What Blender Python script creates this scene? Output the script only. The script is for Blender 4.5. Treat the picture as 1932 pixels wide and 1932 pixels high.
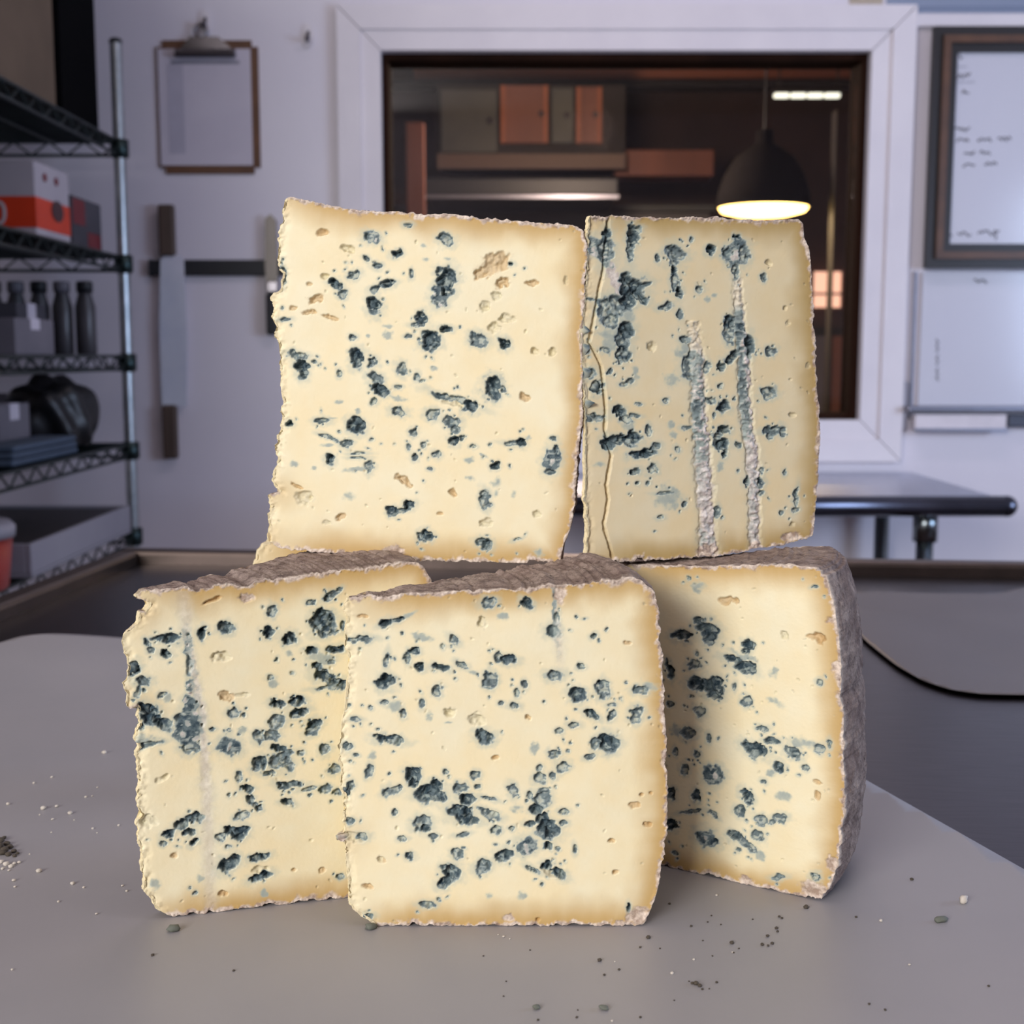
import bpy, bmesh, math, random
import numpy as np
from mathutils import Vector, Matrix, kdtree

for o in list(bpy.data.objects):
    bpy.data.objects.remove(o, do_unlink=True)
SC = bpy.context.scene
COL = SC.collection
R = math.radians

# ------------------------------------------------------------------ camera
F = 2400.0                       # focal length in pixels of the 1932 frame
PITCH = math.atan(296 / F)
TZ = 0.90                        # height of the steel work table
CH = TZ + 0.198                  # camera height
cam_d = bpy.data.cameras.new('camera')
cam = bpy.data.objects.new('camera', cam_d); COL.objects.link(cam)
cam.location = (0, 0, CH)
cam.rotation_euler = (math.pi / 2 - PITCH, 0, 0)
cam_d.sensor_width = 36.0
cam_d.lens = 36.0 * F / 1932
cam_d.clip_start = 0.01
cam_d.dof.use_dof = True
cam_d.dof.focus_distance = 0.455
cam_d.dof.aperture_fstop = 19.0
SC.camera = cam

# ------------------------------------------------------------------ world, lights, exposure
SC.view_settings.view_transform = 'Standard'
SC.view_settings.look = 'None'
SC.view_settings.exposure = 0.0
SC.view_settings.gamma = 1.0
SC.view_settings.use_curve_mapping = False
W = bpy.data.worlds.new('world'); SC.world = W; W.use_nodes = True
W.node_tree.nodes['Background'].inputs[0].default_value = (0.62, 0.75, 1.0, 1)
W.node_tree.nodes['Background'].inputs[1].default_value = 0.35

def area(name, loc, target, sx, sy, power, color):
    l = bpy.data.lights.new(name, 'AREA'); l.shape = 'RECTANGLE'; l.size = sx; l.size_y = sy
    l.energy = power; l.color = color
    o = bpy.data.objects.new(name, l); COL.objects.link(o); o.location = loc
    o.rotation_euler = (Vector(target) - Vector(loc)).to_track_quat('-Z', 'Y').to_euler()
    return o
# daylight coming in through the window of the wall behind the camera
area('window_daylight', (-1.55, -2.13, 1.95), (-0.75, 0.0, 1.65), 1.35, 1.0, 80, (1.0, 0.98, 0.965))
# fill lamp added under the ceiling over the work table
area('ceiling_fill_light', (0.15, 0.25, 2.50), (0.15, 0.25, 0.0), 0.9, 0.25, 3.0, (1.0, 0.92, 0.92))
# cool fill lamp added at the right-hand wall for the lower back wall
area('side_fill_light', (2.34, 1.0, 1.35), (-1.2, 2.6, 0.85), 1.0, 0.8, 33, (0.56, 0.71, 1.0))
area('ceiling_fill_light_rear', (0.35, 1.9, 2.50), (0.35, 1.9, 0.0), 1.1, 0.25, 5.5, (1.0, 0.86, 0.94))  # second added ceiling lamp, brightens the back wall

# ------------------------------------------------------------------ helpers
def lin(c):
    out = []
    for v in c[:3]:
        v = v / 255.0
        out.append(v / 12.92 if v <= 0.04045 else ((v + 0.055) / 1.055) ** 2.4)
    return (*out, 1.0)

def ray(px, py):
    cx, cy = (px - 966) / F, (966 - py) / F
    return Vector((cx, math.cos(PITCH) + cy * math.sin(PITCH), -math.sin(PITCH) + cy * math.cos(PITCH)))
def at_d(px, py, d):             # world point at distance d in front of the camera plane
    r = ray(px, py); return Vector((0, 0, CH)) + r * (d / r.y)
def at_z(px, py, z):
    r = ray(px, py); return Vector((0, 0, CH)) + r * ((z - CH) / r.z)

MATS = {}
def mat(name, rgb, rough=0.6, metal=0.0, rgb2=None, scale=30.0, bump=0.0, stretch=(1, 1, 1), emit=None, estr=0.0, spec=0.5, detail=4.0):
    if name in MATS: return MATS[name]
    m = bpy.data.materials.new(name); m.use_nodes = True
    nt = m.node_tree; b = nt.nodes['Principled BSDF']
    b.inputs['Roughness'].default_value = rough; b.inputs['Metallic'].default_value = metal
    b.inputs['Specular IOR Level'].default_value = spec
    tc = nt.nodes.new('ShaderNodeTexCoord'); mp = nt.nodes.new('ShaderNodeMapping'); mp.inputs['Scale'].default_value = stretch
    nt.links.new(tc.outputs['Object'], mp.inputs[0])
    nz = nt.nodes.new('ShaderNodeTexNoise'); nz.inputs['Scale'].default_value = scale; nz.inputs['Detail'].default_value = detail
    nt.links.new(mp.outputs[0], nz.inputs[0])
    c1 = lin(rgb); c2 = lin(rgb2) if rgb2 else tuple(min(1, v * 0.9) for v in c1[:3]) + (1,)
    mx = nt.nodes.new('ShaderNodeMix'); mx.data_type = 'RGBA'
    mr = nt.nodes.new('ShaderNodeMapRange'); mr.inputs[1].default_value = 0.3; mr.inputs[2].default_value = 0.7
    nt.links.new(nz.outputs[0], mr.inputs[0]); nt.links.new(mr.outputs[0], mx.inputs[0])
    mx.inputs[6].default_value = c1; mx.inputs[7].default_value = c2
    nt.links.new(mx.outputs[2], b.inputs['Base Color'])
    if bump:
        bp = nt.nodes.new('ShaderNodeBump'); bp.inputs['Strength'].default_value = bump; bp.inputs['Distance'].default_value = 0.002
        nt.links.new(nz.outputs[0], bp.inputs['Height']); nt.links.new(bp.outputs[0], b.inputs['Normal'])
    if emit:
        b.inputs['Emission Color'].default_value = lin(emit); b.inputs['Emission Strength'].default_value = estr
    MATS[name] = m
    return m

def finish(name, me, material, parent=None, smooth=False):
    if material: me.materials.append(material)
    if smooth: me.polygons.foreach_set('use_smooth', [True] * len(me.polygons))
    o = bpy.data.objects.new(name, me); COL.objects.link(o)
    if parent: o.parent = parent
    return o
def from_bm(name, bm, material, parent=None, smooth=False):
    me = bpy.data.meshes.new(name); bmesh.ops.recalc_face_normals(bm, faces=bm.faces); bm.to_mesh(me); bm.free()
    return finish(name, me, material, parent, smooth)
def tag(o, label=None, cat=None, group=None, kind=None):
    if label: o['label'] = label
    if cat: o['category'] = cat
    if group: o['group'] = group
    if kind: o['kind'] = kind
    return o
def thing(name, label, cat, loc=(0, 0, 0), group=None):
    o = bpy.data.objects.new(name, None); COL.objects.link(o); o.location = loc; o.empty_display_size = 0.02
    return tag(o, label, cat, group)
def local(parent):               # offset to subtract for children built in world coordinates
    v = Vector((0, 0, 0))
    while parent: v += Vector(parent.location); parent = parent.parent
    return v
def bm_box(bm, a, b, bevel=0.0):
    a = Vector(a); b = Vector(b)
    r = bmesh.ops.create_cube(bm, size=1.0)
    c = (a + b) / 2; s = b - a
    for v in r['verts']: v.co = Vector((v.co.x * s.x, v.co.y * s.y, v.co.z * s.z)) + c
    if bevel:
        es = list({e for v in r['verts'] for e in v.link_edges})
        bmesh.ops.bevel(bm, geom=es, offset=bevel, segments=2, affect='EDGES', profile=0.5)
    return bm
def box(name, a, b, material, parent=None, bevel=0.0):
    L = local(parent); bm = bmesh.new(); bm_box(bm, Vector(a) - L, Vector(b) - L, bevel)
    return from_bm(name, bm, material, parent)
def bm_cyl(bm, p0, p1, r0, r1=None, seg=16):
    p0 = Vector(p0); p1 = Vector(p1); r1 = r0 if r1 is None else r1
    d = p1 - p0
    q = d.to_track_quat('Z', 'Y').to_matrix().to_4x4()
    bmesh.ops.create_cone(bm, cap_ends=True, segments=seg, radius1=r0, radius2=r1, depth=d.length,
                          matrix=Matrix.Translation((p0 + p1) / 2) @ q)
def cyl(name, p0, p1, r0, material, parent=None, r1=None, seg=16):
    L = local(parent); bm = bmesh.new(); bm_cyl(bm, Vector(p0) - L, Vector(p1) - L, r0, r1, seg)
    o = from_bm(name, bm, material, parent)
    return o
def lathe(name, center, prof, material, parent=None, seg=32, smooth=True):
    L = local(parent); bm = bmesh.new(); rings = []
    for r, z in prof:
        rings.append([bm.verts.new(Vector(center) - L + Vector((r * math.cos(2 * math.pi * k / seg), r * math.sin(2 * math.pi * k / seg), z))) for k in range(seg)])
    for a, b in zip(rings, rings[1:]):
        for k in range(seg): bm.faces.new((a[k], a[(k + 1) % seg], b[(k + 1) % seg], b[k]))
    bm.faces.new(rings[0][::-1]); bm.faces.new(rings[-1])
    return from_bm(name, bm, material, parent, smooth)
def prism(name, pts, vec, material, parent=None):       # polygon pts extruded along vec
    L = local(parent); bm = bmesh.new()
    a = [bm.verts.new(Vector(p) - L) for p in pts]; b = [bm.verts.new(Vector(p) - L + Vector(vec)) for p in pts]
    bm.faces.new(a); bm.faces.new(b[::-1])
    n = len(pts)
    for k in range(n): bm.faces.new((a[k], a[(k + 1) % n], b[(k + 1) % n], b[k]))
    return from_bm(name, bm, material, parent)
def wbox(name, x0, y0, x1, y1, d, depth, material, parent=None, bevel=0.0, back=0.0):   # box whose front face fills that view rectangle at depth d
    p = at_d(x0, y1, d); q = at_d(x1, y0, d)
    return box(name, (p.x, d - back, p.z), (q.x, d - back + depth, q.z), material, parent, bevel)
def tube(name, pts, r, material, parent=None):
    L = local(parent)
    cu = bpy.data.curves.new(name, 'CURVE'); cu.dimensions = '3D'; cu.bevel_depth = r; cu.bevel_resolution = 2
    s = cu.splines.new('POLY'); s.points.add(len(pts) - 1)
    for k, q in enumerate(pts): s.points[k].co = (*(Vector(q) - L), 1)
    cu.use_fill_caps = True
    tmp = bpy.data.objects.new('tmp', cu); COL.objects.link(tmp)
    me = bpy.data.meshes.new_from_object(tmp.evaluated_get(bpy.context.evaluated_depsgraph_get()))
    bpy.data.objects.remove(tmp, do_unlink=True); bpy.data.curves.remove(cu)
    me.name = name
    return finish(name, me, material, parent, True)

# noise --------------------------------------------------------------
_rs = np.random.RandomState(11)
_T = _rs.rand(512, 512)
def vn(x, y, seed=0):
    x = np.asarray(x, float) + seed * 37.17; y = np.asarray(y, float) + seed * 91.73
    xi = np.floor(x).astype(int); yi = np.floor(y).astype(int)
    fx = x - xi; fy = y - yi
    fx = fx * fx * (3 - 2 * fx); fy = fy * fy * (3 - 2 * fy)
    g = lambda a, b: _T[a % 512, b % 512]
    return (g(xi, yi) * (1 - fx) + g(xi + 1, yi) * fx) * (1 - fy) + (g(xi, yi + 1) * (1 - fx) + g(xi + 1, yi + 1) * fx) * fy
def fbm(x, y, seed=0, o=3):
    s = 0; a = 1; t = 0
    for k in range(o):
        s = s + a * (vn(np.asarray(x) * 2 ** k, np.asarray(y) * 2 ** k, seed + k * 3) - 0.5) * 2; t += a; a *= 0.55
    return s / t
def sstep(a, b, x):
    t = np.clip((x - a) / (b - a), 0, 1); return t * t * (3 - 2 * t)

def catmull(P, n):
    P = np.asarray(P, float); m = len(P)
    seg = np.linalg.norm(np.roll(P, -1, 0) - P, axis=1); cum = np.concatenate([[0], np.cumsum(seg)])
    out = []
    for s in np.linspace(0, cum[-1], n, endpoint=False):
        k = min(int(np.searchsorted(cum, s, 'right') - 1), m - 1); t = (s - cum[k]) / max(seg[k], 1e-9)
        p0, p1, p2, p3 = P[k - 1], P[k], P[(k + 1) % m], P[(k + 2) % m]
        c = 0.5 * (2 * p1 + (p2 - p0) * t + (2 * p0 - 5 * p1 + 4 * p2 - p3) * t * t + (3 * p1 - p0 - 3 * p2 + p3) * t ** 3)
        out.append(c * 0.5 + (p1 * (1 - t) + p2 * t) * 0.5)
    return np.array(out)

def poly_grid(contour, step):
    """regular grid clipped to a closed contour; the outermost vertices slide onto it.
    returns vertex uv (n,2), quads (m,4), distance to the contour, nearest contour index"""
    C = contour; lo = C.min(0) - step; hi = C.max(0) + step
    nx = int((hi[0] - lo[0]) / step) + 2; ny = int((hi[1] - lo[1]) / step) + 2
    xs = lo[0] + np.arange(nx) * step; ys = lo[1] + np.arange(ny) * step
    inside = np.zeros((ny, nx), bool)
    A = C; B = np.roll(C, -1, 0)
    for j, y in enumerate(ys):
        m = (A[:, 1] > y) != (B[:, 1] > y)
        if not m.any(): continue
        xc = np.sort(A[m, 0] + (y - A[m, 1]) / (B[m, 1] - A[m, 1]) * (B[m, 0] - A[m, 0]))
        inside[j] = (np.searchsorted(xc, xs) % 2) == 1
    cell = inside[:-1, :-1] | inside[1:, :-1] | inside[:-1, 1:] | inside[1:, 1:]
    used = np.zeros((ny, nx), bool)
    used[:-1, :-1] |= cell; used[1:, :-1] |= cell; used[:-1, 1:] |= cell; used[1:, 1:] |= cell
    idx = -np.ones((ny, nx), int); idx[used] = np.arange(used.sum())
    J, I = np.nonzero(used)
    uv = np.stack([xs[I], ys[J]], 1); ins = inside[used]
    jj, ii = np.nonzero(cell)
    quads = np.stack([idx[jj, ii], idx[jj, ii + 1], idx[jj + 1, ii + 1], idx[jj + 1, ii]], 1)
    kd = kdtree.KDTree(len(C))
    for k, c in enumerate(C): kd.insert((c[0], c[1], 0), k)
    kd.balance()
    dist = np.zeros(len(uv)); near = np.zeros(len(uv), int)
    for k in range(len(uv)):
        co, i, d = kd.find((uv[k, 0], uv[k, 1], 0)); dist[k] = d; near[k] = i
        if not ins[k]: uv[k] = C[i]; dist[k] = 0
    return uv, quads, dist, near

def mesh_np(name, V, Q, normals=None, attrs=None):
    me = bpy.data.meshes.new(name)
    me.vertices.add(len(V)); me.vertices.foreach_set('co', V.astype(np.float32).ravel())
    me.loops.add(len(Q) * 4); me.loops.foreach_set('vertex_index', Q.astype(np.int32).ravel())
    me.polygons.add(len(Q)); me.polygons.foreach_set('loop_start', np.arange(0, len(Q) * 4, 4, dtype=np.int32))
    me.polygons.foreach_set('use_smooth', np.ones(len(Q), bool))
    me.update(calc_edges=True)
    for k, a in (attrs or {}).items():
        at = me.attributes.new(k, 'FLOAT_COLOR', 'POINT')
        at.data.foreach_set('color', np.concatenate([a, np.ones((len(a), 1))], 1).astype(np.float32).ravel())
    if normals is not None: me.normals_split_custom_set_from_vertices(normals.astype(np.float32))
    return me

# ------------------------------------------------------------------ cheese materials
def nd(nt, t, **kw):
    n = nt.nodes.new(t)
    for k, v in kw.items(): setattr(n, k, v)
    return n
def mixc(nt, fac, a, b, blend='MIX'):
    m = nd(nt, 'ShaderNodeMix', data_type='RGBA', blend_type=blend)
    for i, v in ((0, fac), (6, a), (7, b)):
        if isinstance(v, (int, float, tuple)): m.inputs[i].default_value = v
        else: nt.links.new(v, m.inputs[i])
    return m.outputs[2]
def mrange(nt, v, a, b, c=0.0, d=1.0):
    m = nd(nt, 'ShaderNodeMapRange'); nt.links.new(v, m.inputs[0])
    for i, x in enumerate((a, b, c, d)): m.inputs[i + 1].default_value = x
    return m.outputs[0]
def noise(nt, scale, detail=4.0, rough=0.6, vec=None):
    n = nd(nt, 'ShaderNodeTexNoise'); n.inputs['Scale'].default_value = scale; n.inputs['Detail'].default_value = detail
    n.inputs['Roughness'].default_value = rough
    if vec is not None: nt.links.new(vec, n.inputs[0])
    return n.outputs[0]

def paste_material(name, cream, gold):
    m = bpy.data.materials.new(name); m.use_nodes = True; nt = m.node_tree; b = nt.nodes['Principled BSDF']
    vec = nd(nt, 'ShaderNodeTexCoord').outputs['Object']
    A = nd(nt, 'ShaderNodeSeparateColor'); at = nd(nt, 'ShaderNodeAttribute', attribute_name='mould'); nt.links.new(at.outputs['Color'], A.inputs[0])
    B = nd(nt, 'ShaderNodeSeparateColor'); bt = nd(nt, 'ShaderNodeAttribute', attribute_name='crust'); nt.links.new(bt.outputs['Color'], B.inputs[0])
    blue, goldf, rim = A.outputs; white, brown, halo = B.outputs
    big = noise(nt, 45, 3, vec=vec); fine = noise(nt, 900, 3, vec=vec); mid = noise(nt, 330, 4, vec=vec)
    base = mixc(nt, mrange(nt, big, 0.35, 0.65), lin(cream), lin((cream[0], cream[1] - 6, cream[2] - 14)))
    base = mixc(nt, goldf, base, lin(gold))
    base = mixc(nt, halo, base, lin((196, 203, 184)))
    base = mixc(nt, brown, base, lin((176, 128, 62)))
    wcol = mixc(nt, mrange(nt, mid, 0.35, 0.6), lin((244, 236, 228)), lin((190, 178, 172)))
    base = mixc(nt, white, base, wcol)
    dark = mixc(nt, mrange(nt, mid, 0.40, 0.62), lin((56, 74, 84)), lin((112, 128, 130)))
    ramp = nd(nt, 'ShaderNodeValToRGB')
    e = ramp.color_ramp.elements
    e[0].position = 0.0; e[0].color = (0, 0, 0, 1); e[1].position = 1.0; e[1].color = (1, 1, 1, 1)
    bl = nd(nt, 'ShaderNodeMath', operation='ADD'); nt.links.new(blue, bl.inputs[0])
    nz = mrange(nt, mid, 0.3, 0.7, -0.10, 0.10)
    mul = nd(nt, 'ShaderNodeMath', operation='MULTIPLY'); nt.links.new(nz, mul.inputs[0]); nt.links.new(mrange(nt, blue, 0.02, 0.3), mul.inputs[1])
    nt.links.new(mul.outputs[0], bl.inputs[1])
    pale = mixc(nt, mrange(nt, bl.outputs[0], 0.06, 0.45), base, lin((166, 177, 170)))
    col = mixc(nt, mrange(nt, bl.outputs[0], 0.40, 0.92), pale, dark)
    rimc = mixc(nt, mrange(nt, mid, 0.38, 0.62), lin((236, 220, 204)), lin((168, 146, 132)))
    col = mixc(nt, rim, col, rimc)
    nt.links.new(col, b.inputs['Base Color'])
    b.inputs['Roughness'].default_value = 0.55; b.inputs['Specular IOR Level'].default_value = 0.28
    bp = nd(nt, 'ShaderNodeBump'); bp.inputs['Strength'].default_value = 0.10; bp.inputs['Distance'].default_value = 0.0005
    add = nd(nt, 'ShaderNodeMath', operation='ADD'); nt.links.new(fine, add.inputs[0]); nt.links.new(big, add.inputs[1])
    nt.links.new(add.outputs[0], bp.inputs['Height']); nt.links.new(bp.outputs[0], b.inputs['Normal'])
    return m
PASTE = {'warm': paste_material('cheese_paste', (251, 241, 205), (205, 170, 108)),
         'shaded': paste_material('cheese_paste_shaded', (232, 220, 186), (186, 158, 102))}  # upper right wedge: weaker light on it put into a duller paste

def rind_material():
    m = bpy.data.materials.new('cheese_rind'); m.use_nodes = True; nt = m.node_tree; b = nt.nodes['Principled BSDF']
    vec = nd(nt, 'ShaderNodeTexCoord').outputs['Object']
    A = nd(nt, 'ShaderNodeSeparateColor'); at = nd(nt, 'ShaderNodeAttribute', attribute_name='crust'); nt.links.new(at.outputs['Color'], A.inputs[0])
    n1 = noise(nt, 160, 6, 0.7, vec); n2 = noise(nt, 620, 4, 0.6, vec); n3 = noise(nt, 60, 3, 0.5, vec)
    c = mixc(nt, mrange(nt, n1, 0.36, 0.64), lin((108, 92, 86)), lin((182, 164, 152)))
    c = mixc(nt, mrange(nt, n3, 0.4, 0.65, 0, 0.55), c, lin((128, 108, 100)))
    c = mixc(nt, mrange(nt, n2, 0.60, 0.70, 0, 0.8), c, lin((70, 60, 56)))
    c = mixc(nt, A.outputs[0], c, lin((226, 210, 194)))       # pale bloom along the cut
    c = mixc(nt, A.outputs[1], c, lin((250, 234, 190)))       # nose of the wedge: no rind, cut paste
    nt.links.new(c, b.inputs['Base Color']); b.inputs['Roughness'].default_value = 0.9; b.inputs['Specular IOR Level'].default_value = 0.15
    bp = nd(nt, 'ShaderNodeBump'); bp.inputs['Strength'].default_value = 0.8; bp.inputs['Distance'].default_value = 0.0012
    ad = nd(nt, 'ShaderNodeMath', operation='ADD'); nt.links.new(n1, ad.inputs[0]); nt.links.new(n2, ad.inputs[1])
    nt.links.new(ad.outputs[0], bp.inputs['Height']); nt.links.new(bp.outputs[0], b.inputs['Normal'])
    return m
RIND = rind_material()

# ------------------------------------------------------------------ the room
WY = 2.95                        # wall with the inner window
m_wall = mat('wall_paint', (224, 219, 226), 0.38, rgb2=(217, 212, 222), scale=3, bump=0.03)
m_trim = mat('trim_paint', (228, 222, 226), 0.42, rgb2=(218, 212, 218), scale=6)
m_ceil = mat('ceiling_paint', (205, 196, 196), 0.8, scale=4)
m_floor = mat('floor_tile', (92, 62, 52), 0.45, rgb2=(70, 48, 42), scale=5)
X0, X1, YB, ZC = -2.6, 2.4, -2.2, 2.6
def structure(o): o['kind'] = 'structure'; return o
def wall_with_hole(name, y0, y1, hx0, hx1, hz0, hz1, m, xa=X0, xb=X1, za=0.0, zb=ZC):
    bm = bmesh.new()
    bm_box(bm, (xa, y0, za), (hx0, y1, zb)); bm_box(bm, (hx1, y0, za), (xb, y1, zb))
    bm_box(bm, (hx0, y0, za), (hx1, y1, hz0)); bm_box(bm, (hx0, y0, hz1), (hx1, y1, zb))
    return structure(from_bm(name, bm, m))
structure(box('floor', (X0, YB, -0.05), (X1, 7.2, 0.0), m_floor))
structure(box('ceiling', (X0, YB, ZC), (X1, WY + 0.12, ZC + 0.05), m_ceil))
structure(box('wall_left', (X0 - 0.1, YB, 0), (X0, WY + 0.12, ZC), m_wall))
bm = bmesh.new()
bm_box(bm, (X1, YB, 0), (X1 + 0.1, 0.45, ZC)); bm_box(bm, (X1, 1.55, 0), (X1 + 0.1, WY + 0.12, ZC)); bm_box(bm, (X1, 0.45, 0), (X1 + 0.1, 1.55, 0.9)); bm_box(bm, (X1, 0.45, 1.8), (X1 + 0.1, 1.55, ZC))
structure(from_bm('wall_right', bm, m_wall))
w3 = thing('added_side_window', 'added window in the right-hand wall, out of view, for the cool side light', 'window', (X1, 1.0, 0.9)); structure(w3)  # unseen window added to carry the cool side fill
for p, q in (((0.41, 0.86), (1.59, 0.92)), ((0.41, 1.78), (1.59, 1.84)), ((0.41, 0.92), (0.47, 1.78)), ((1.53, 0.92), (1.59, 1.78))):
    box('window_frame', (X1 - 0.02, p[0], p[1]), (X1 + 0.02, q[0], q[1]), m_trim, w3)
a = at_d(727, 792, WY); b = at_d(1643, 97, WY)
wall_with_hole('wall_back', WY, WY + 0.12, a.x, b.x, a.z, b.z, m_wall)
wall_with_hole('wall_front', YB - 0.1, YB, -2.25, -0.85, 1.45, 2.45, m_wall)
# window behind the camera
w2 = thing('window_2', 'daylight window in the wall behind the camera', 'window', (-1.55, YB, 1.45)); structure(w2)
for (p, q) in (((-2.29, 1.41), (-0.81, 1.47)), ((-2.29, 2.43), (-0.81, 2.49)), ((-2.29, 1.47), (-2.23, 2.43)), ((-0.87, 1.47), (-0.81, 2.43))):
    box('window_frame', (p[0], YB - 0.02, p[1]), (q[0], YB + 0.02, q[1]), m_trim, w2)
# inner window: casing boards, outer boards, jamb, pane
w1 = thing('window_1', 'inner window onto a dark dining room, with white casing', 'window', (0.25, WY, a.z)); structure(w1)
def mitre(name, x0, z0, x1, z1, t, y, depth, m):            # four mitred boards around the rectangle
    i = [(x0, z0), (x1, z0), (x1, z1), (x0, z1)]; o = [(x0 - t, z0 - t), (x1 + t, z0 - t), (x1 + t, z1 + t), (x0 - t, z1 + t)]
    g = 0.0012
    for k in range(4):
        n = (k + 1) % 4
        c = [i[k], i[n], o[n], o[k]]
        d = Vector((i[n][0] - i[k][0], 0, i[n][1] - i[k][1])).normalized() * g
        pts = [Vector((c[0][0], y, c[0][1])) + d, Vector((c[1][0], y, c[1][1])) - d, Vector((c[2][0], y, c[2][1])) - d, Vector((c[3][0], y, c[3][1])) + d]
        prism(name, pts, (0, -depth, 0), m, w1)
mitre('casing_board', a.x, a.z, b.x, b.z, 0.044, WY - 0.0005, 0.012, m_trim)
mitre('outer_board', a.x - 0.044, a.z - 0.044, b.x + 0.044, b.z + 0.044, 0.052, WY - 0.0005, 0.019, m_trim)
m_jamb = mat('jamb_wood', (48, 29, 21), 0.9, rgb2=(36, 22, 17), scale=8, stretch=(1, 1, 0.1), spec=0.05)
jt = 0.014
for p, q in (((a.x, a.z), (a.x + jt, b.z)), ((b.x - jt, a.z), (b.x, b.z)), ((a.x + jt, a.z), (b.x - jt, a.z + jt)), ((a.x + jt, b.z - jt), (b.x - jt, b.z))):
    box('jamb', (p[0], WY + 0.02, p[1]), (q[0], WY + 0.118, q[1]), m_jamb, w1)
gm = bpy.data.materials.new('window_glass'); gm.use_nodes = True
nt = gm.node_tree; nt.nodes.clear()
out = nd(nt, 'ShaderNodeOutputMaterial'); tr = nd(nt, 'ShaderNodeBsdfTransparent'); gl = nd(nt, 'ShaderNodeBsdfGlossy'); gl.inputs['Roughness'].default_value = 0.02
fr = nd(nt, 'ShaderNodeFresnel'); fr.inputs[0].default_value = 1.45; ms = nd(nt, 'ShaderNodeMixShader')
nt.links.new(fr.outputs[0], ms.inputs[0]); nt.links.new(tr.outputs[0], ms.inputs[1]); nt.links.new(gl.outputs[0], ms.inputs[2]); nt.links.new(ms.outputs[0], out.inputs[0])
box('pane', (a.x + jt, WY + 0.060, a.z + jt), (b.x - jt, WY + 0.064, b.z - jt), gm, w1)
# the dark dining room beyond
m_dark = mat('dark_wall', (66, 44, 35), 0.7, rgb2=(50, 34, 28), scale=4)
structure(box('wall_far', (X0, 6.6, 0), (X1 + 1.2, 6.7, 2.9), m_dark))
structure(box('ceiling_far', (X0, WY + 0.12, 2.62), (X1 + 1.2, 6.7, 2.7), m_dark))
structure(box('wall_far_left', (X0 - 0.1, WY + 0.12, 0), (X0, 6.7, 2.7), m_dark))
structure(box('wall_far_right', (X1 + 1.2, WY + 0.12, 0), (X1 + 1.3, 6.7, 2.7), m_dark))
structure(box('floor_far', (X1, WY, -0.05), (X1 + 1.3, 7.2, 0.0), m_floor))

# ------------------------------------------------------------------ steel work table
m_steel = mat('brushed_steel', (92, 88, 91), 0.30, 1.0, rgb2=(80, 77, 80), scale=40, stretch=(1, 12, 1))
m_rim = mat('steel_rim', (98, 86, 80), 0.42, 1.0, rgb2=(86, 76, 71), scale=30)
wt = thing('work_table', 'dark brushed steel work table with raised rim under the cheeses', 'table', (0, 0, 0))
wt.location = at_z(262, 1064, TZ); wt.location.z = 0
L = Vector(wt.location); wt.rotation_euler = (0, 0, R(-5.5))
def tb(name, p, q, m, bevel=0.0):
    bm = bmesh.new(); bm_box(bm, p, q, bevel); return from_bm(name, bm, m, wt)
tb('tabletop', (0, -1.75, TZ - 0.035), (2.0, 0, TZ), m_steel)
tb('rim', (-0.022, 0.0, TZ - 0.035), (2.0, 0.024, TZ + 0.0125), m_rim, 0.004)
tb('rim', (-0.022, -1.75, TZ - 0.035), (0.0, 0.0, TZ + 0.0125), m_rim, 0.004)
for lx, ly in ((0.06, -0.08), (1.9, -0.08), (0.06, -1.65), (1.9, -1.65)):
    tb('leg', (lx - 0.02, ly - 0.02, 0.0), (lx + 0.02, ly + 0.02, TZ - 0.035), m_rim)
tb('undershelf', (0.03, -1.7, 0.25), (1.95, -0.03, 0.27), m_rim)

# ------------------------------------------------------------------ blue cheese wedges
# kinds of marks on a cut face:  D deep blue pocket, M shallow grey-blue pocket, L faint blue stain,
# H bare hole, G golden-brown hole (part of its shading painted in), R patch of rind, W raised pale crumb;  x,y,rx,ry,angle in trace units
KIND = {'D': (3.3, 1.0), 'M': (1.7, 0.80), 'L': (0.15, 0.30), 'H': (1.5, 0.05), 'G': (2.0, 0.0), 'R': (0.5, 0.0), 'W': (-1.0, 0.12)}
def parse(txt):
    out = []
    for tok in txt.split():
        v = [float(q) for q in tok[1:].split(',')]
        x, y = v[:2]; rx = v[2] if len(v) > 2 else 11; ry = v[3] if len(v) > 3 else rx; an = v[4] if len(v) > 4 else 0
        out.append((tok[0], x, y, rx, ry, an))
    return out

class Plane:
    def __init__(s, ox, oy, yaw):
        s.o = np.array([ox, oy]); s.a = R(yaw); s.eu = np.array([math.cos(s.a), math.sin(s.a)]); s.n = np.array([math.sin(s.a), -math.cos(s.a)])
    def uv(s, px, py):           # trace pixel -> (u, height) on the plane
        r = ray(px, py); d = np.array([r.x, r.y]); t = (s.o @ s.n) / (d @ s.n)
        p = d * t; return np.array([(p - s.o) @ s.eu, CH + r.z * t])

def components(mask, quads, n):
    lab = np.where(mask, np.arange(n), n + 1)
    e = np.concatenate([quads[:, [0, 1]], quads[:, [1, 2]], quads[:, [2, 3]], quads[:, [3, 0]]])
    e = e[mask[e[:, 0]] & mask[e[:, 1]]]
    for _ in range(400):
        old = lab.copy()
        np.minimum.at(lab, e[:, 0], lab[e[:, 1]]); np.minimum.at(lab, e[:, 1], lab[e[:, 0]])
        ok = lab < n; lab[ok] = lab[lab[ok]]
        if (old == lab).all(): break
    return lab

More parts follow.
